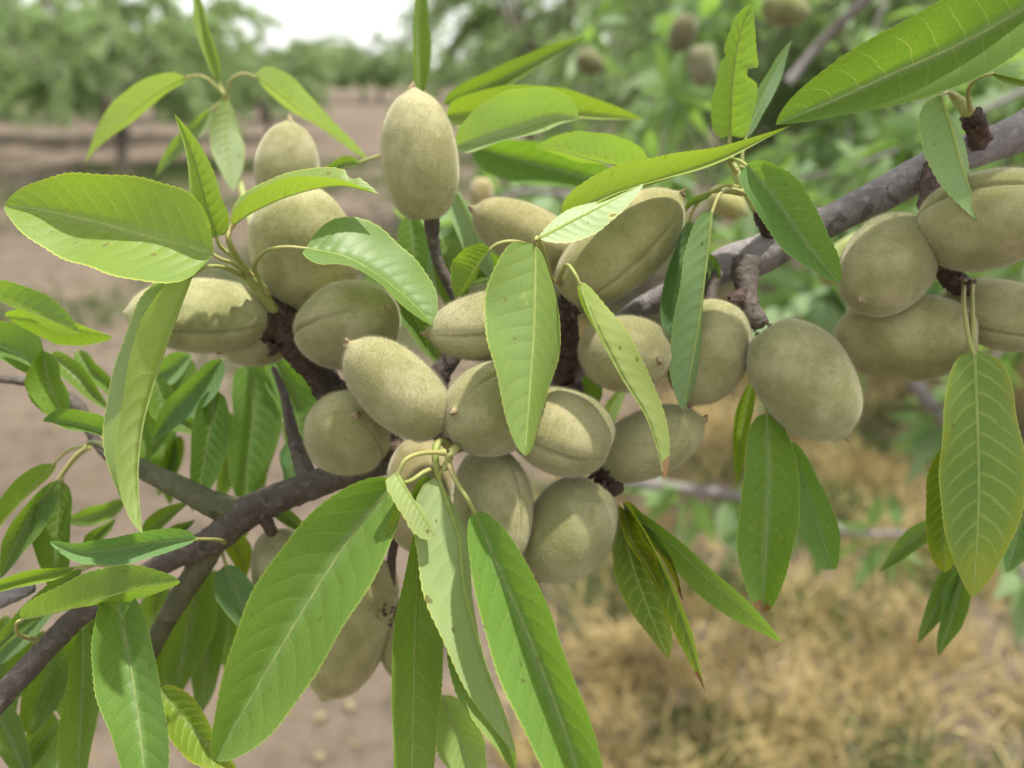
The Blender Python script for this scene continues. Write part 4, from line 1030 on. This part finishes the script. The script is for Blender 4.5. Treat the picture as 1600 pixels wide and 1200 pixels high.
# ------------------------------------------------------------------ ground
def ground():
    g = np.sinh(np.linspace(-6.2, 6.2, 260)) / math.sinh(6.2)
    xs = g * 900
    ys = g * 900 + 3.0
    X, Y = np.meshgrid(xs, ys, indexing="ij")
    Z = np.zeros_like(X)
    for i in range(len(xs)):
        for j in range(len(ys)):
            if abs(xs[i]) < 40 and abs(ys[j]) < 45:
                Z[i, j] = 0.030 * mnoise.noise((xs[i] * 1.3, ys[j] * 1.3, 0)) + 0.022 * mnoise.noise((xs[i] * 5, ys[j] * 5, 3)) + 0.015 * mnoise.noise((xs[i] * 13, ys[j] * 13, 7))
    V = np.stack([X, Y, Z], axis=-1).reshape(-1, 3)
    n = len(xs)
    i = np.arange(n - 1)[:, None]
    j = np.arange(n - 1)[None, :]
    F = np.stack([i * n + j, (i + 1) * n + j, (i + 1) * n + j + 1, i * n + j + 1], axis=-1).reshape(-1, 4)
    m, nt, out = new_mat("bare_orchard_soil")
    tex = N(nt, "ShaderNodeTexCoord")
    v = tex.outputs["Object"]
    n1 = N(nt, "ShaderNodeTexNoise", inp={"Vector": v, "Scale": 0.55, "Detail": 5.0})
    n2 = N(nt, "ShaderNodeTexNoise", inp={"Vector": v, "Scale": 6.0, "Detail": 7.0, "Roughness": 0.7})
    n3 = N(nt, "ShaderNodeTexNoise", inp={"Vector": v, "Scale": 70.0, "Detail": 4.0, "Roughness": 0.7})
    col = MIX(nt, SS(nt, n1.outputs["Fac"], .35, .65), SOIL_A, SOIL_B)
    col = MIX(nt, M(nt, "MULTIPLY", SS(nt, n2.outputs["Fac"], .45, .66), .85), col, SOIL_C)
    col = MIX(nt, M(nt, "MULTIPLY", SS(nt, n3.outputs["Fac"], .50, .72), .5), col, (.28, .235, .175))
    pr = N(nt, "ShaderNodeBsdfPrincipled", inp={"Base Color": col, "Roughness": 0.95, "Specular IOR Level": 0.1})
    b = N(nt, "ShaderNodeBump", inp={"Height": M(nt, "ADD", n2.outputs["Fac"], M(nt, "MULTIPLY", n3.outputs["Fac"], .3)), "Strength": .7, "Distance": .05})
    nt.links.new(b.outputs[0], pr.inputs["Normal"])
    nt.links.new(pr.outputs[0], out.inputs[0])
    o = mesh_np("ground", V, F, m, None)
    o["kind"] = "structure"
    o["label"] = "bare pinkish brown orchard soil with clods and straw"
    o["category"] = "ground"
    return o


SOIL_A = (.132, .103, .078)
SOIL_B = (.172, .136, .106)
SOIL_C = (.078, .061, .046)
ground()


def grass(name, label, n, xr, yr, hl, hh, width, mat, seed, clump=60, spread=.18, lean=.5):
    rs = np.random.default_rng(seed)
    cx = rs.uniform(*xr, clump)
    cy = yr[0] + (yr[1] - yr[0]) * rs.random(clump) ** 1.5
    k = rs.integers(0, clump, n)
    b = np.stack([cx[k] + rs.normal(0, spread, n), cy[k] + rs.normal(0, spread, n), np.full(n, -.01)], axis=1)
    d = rs.normal(0, lean, (n, 3))
    d[:, 2] = np.abs(d[:, 2]) * .3 + .6
    o = foliage_mesh(name, b, d, rs.uniform(hl, hh, n), np.full(n, width) * rs.uniform(.6, 1.4, n), mat, None, rs, 2)
    o["kind"] = "stuff"
    o["label"] = label
    o["category"] = "grass"
    return o


MAT_STRAW = simple_mat("dry_straw", (.27, .20, .075), (.53, .43, .21), 3.0, rough=.8, trans=.25)
MAT_WEED = simple_mat("green_weed", (.06, .105, .03), (.14, .18, .06), 4.0, rough=.7, trans=.3)
grass("dry_grass", "straw coloured dry grass tufts on the soil at the lower corner", 42000, (.05, 3.6), (.9, 5.5), .06, .19, .0034, MAT_STRAW, 81, clump=230, spread=.10, lean=.65)
grass("dry_grass_litter", "scattered straw litter lying on the clearing", 6000, (-4, 4), (1.2, 10), .04, .10, .0025, MAT_STRAW, 82, clump=400, spread=.25, lean=1.2)
grass("green_weeds", "low green weeds among the dry grass", 19000, (.1, 3.4), (1.0, 5.0), .05, .14, .004, MAT_WEED, 83, clump=60, spread=.09, lean=.5)

grass("green_weeds", "patches of low green weeds on the clearing before the far trees", 16000, (-9, 1.5), (4.5, 15.0), .10, .30, .008, MAT_WEED, 84, clump=80, spread=.30, lean=.5)
MAT_FALLEN = simple_mat("pale_fallen_hull", (.20, .175, .09), (.28, .25, .14), 60, rough=.8)


def fallen(i, x, y, first):
    r = first.copy()
    COL.objects.link(r)
    r.location = (x, y, .018)
    r.rotation_euler = (random.uniform(-.6, .6), random.uniform(-.6, .6), random.uniform(0, 6.2))
    for ch in first.children:
        c = ch.copy()
        COL.objects.link(c)
        c.parent = r
    return r


f0 = almond("small pale fallen almond lying on the soil", 700, 1300, 200, 20, 15, 10, 0, 60, seed=60, fuzz=0, nub=False, group="fallen almonds on the soil")
for ch in f0.children:
    ch.data.materials[0] = MAT_FALLEN
spots = [(1000, 990), (1040, 1185), (1005, 1195), (1378, 958), (920, 1082), (1140, 1150), (1130, 1160), (1100, 1090), (510, 1125), (545, 1105), (1270, 1010), (1420, 1180), (500, 1195), (1290, 815), (865, 1050)]


def on_ground(px, py):
    p = P(px, py, 100)
    d = p - CAM
    t = -CAM.z / d.z
    return CAM + d * t


for i, (px, py) in enumerate(spots):
    g = on_ground(px, py)
    if i == 0:
        f0.location = (g.x, g.y, .018)
    else:
        fallen(i, g.x, g.y, f0)

# ------------------------------------------------------------------ light
SUN_TO = Vector((0.25, 0.03, 1.0)).normalized()
elev = math.asin(SUN_TO.z)
azim = math.atan2(SUN_TO.x, SUN_TO.y)
world = bpy.data.worlds.new("World")
scene.world = world
world.use_nodes = True
wt = world.node_tree
wt.nodes.clear()
wo = wt.nodes.new("ShaderNodeOutputWorld")
sky = wt.nodes.new("ShaderNodeTexSky")
sky.sky_type = "NISHITA"
sky.sun_disc = False
sky.sun_elevation = elev
sky.sun_rotation = azim
sky.air_density = 1.2
sky.dust_density = 3.0
sky.altitude = 300
wtex = wt.nodes.new("ShaderNodeTexCoord")
cn = N(wt, "ShaderNodeTexNoise", inp={"Vector": wtex.outputs["Generated"], "Scale": 2.2, "Detail": 5.0, "Roughness": .55})
cf = M(wt, "MULTIPLY_ADD", SS(wt, cn.outputs["Fac"], .36, .58), .40, .58)
wz = N(wt, "ShaderNodeSeparateXYZ", inp={"Vector": wtex.outputs["Generated"]}).outputs[2]
SKYS = M(wt, "MULTIPLY_ADD", SS(wt, wz, 0.05, 0.55), -0.25, 1.12)
bg1 = N(wt, "ShaderNodeBackground", inp={"Color": sky.outputs[0], "Strength": 0.11})
bg2 = N(wt, "ShaderNodeBackground", inp={"Color": (1.0, 1.0, 1.0, 1), "Strength": SKYS})
wm = N(wt, "ShaderNodeMixShader", inp={0: cf, 1: bg1.outputs[0], 2: bg2.outputs[0]})
wt.links.new(wm.outputs[0], wo.inputs[0])

sd = bpy.data.lights.new("sun", "SUN")
sd.energy = 4.3
sd.angle = math.radians(2.0)
sd.color = (1.0, 0.955, 0.87)
so = bpy.data.objects.new("sun", sd)
COL.objects.link(so)
so.rotation_euler = SUN_TO.to_track_quat("Z", "Y").to_euler()
so.location = (0, 0, 8)

scene.view_settings.view_transform = "Standard"
scene.view_settings.look = "None"
scene.view_settings.exposure = 0.72
scene.view_settings.gamma = 1.0
scene.view_settings.use_curve_mapping = False
scene.cycles.max_bounces = 7
scene.cycles.diffuse_bounces = 4
scene.cycles.transmission_bounces = 5
scene.cycles.use_denoising = True
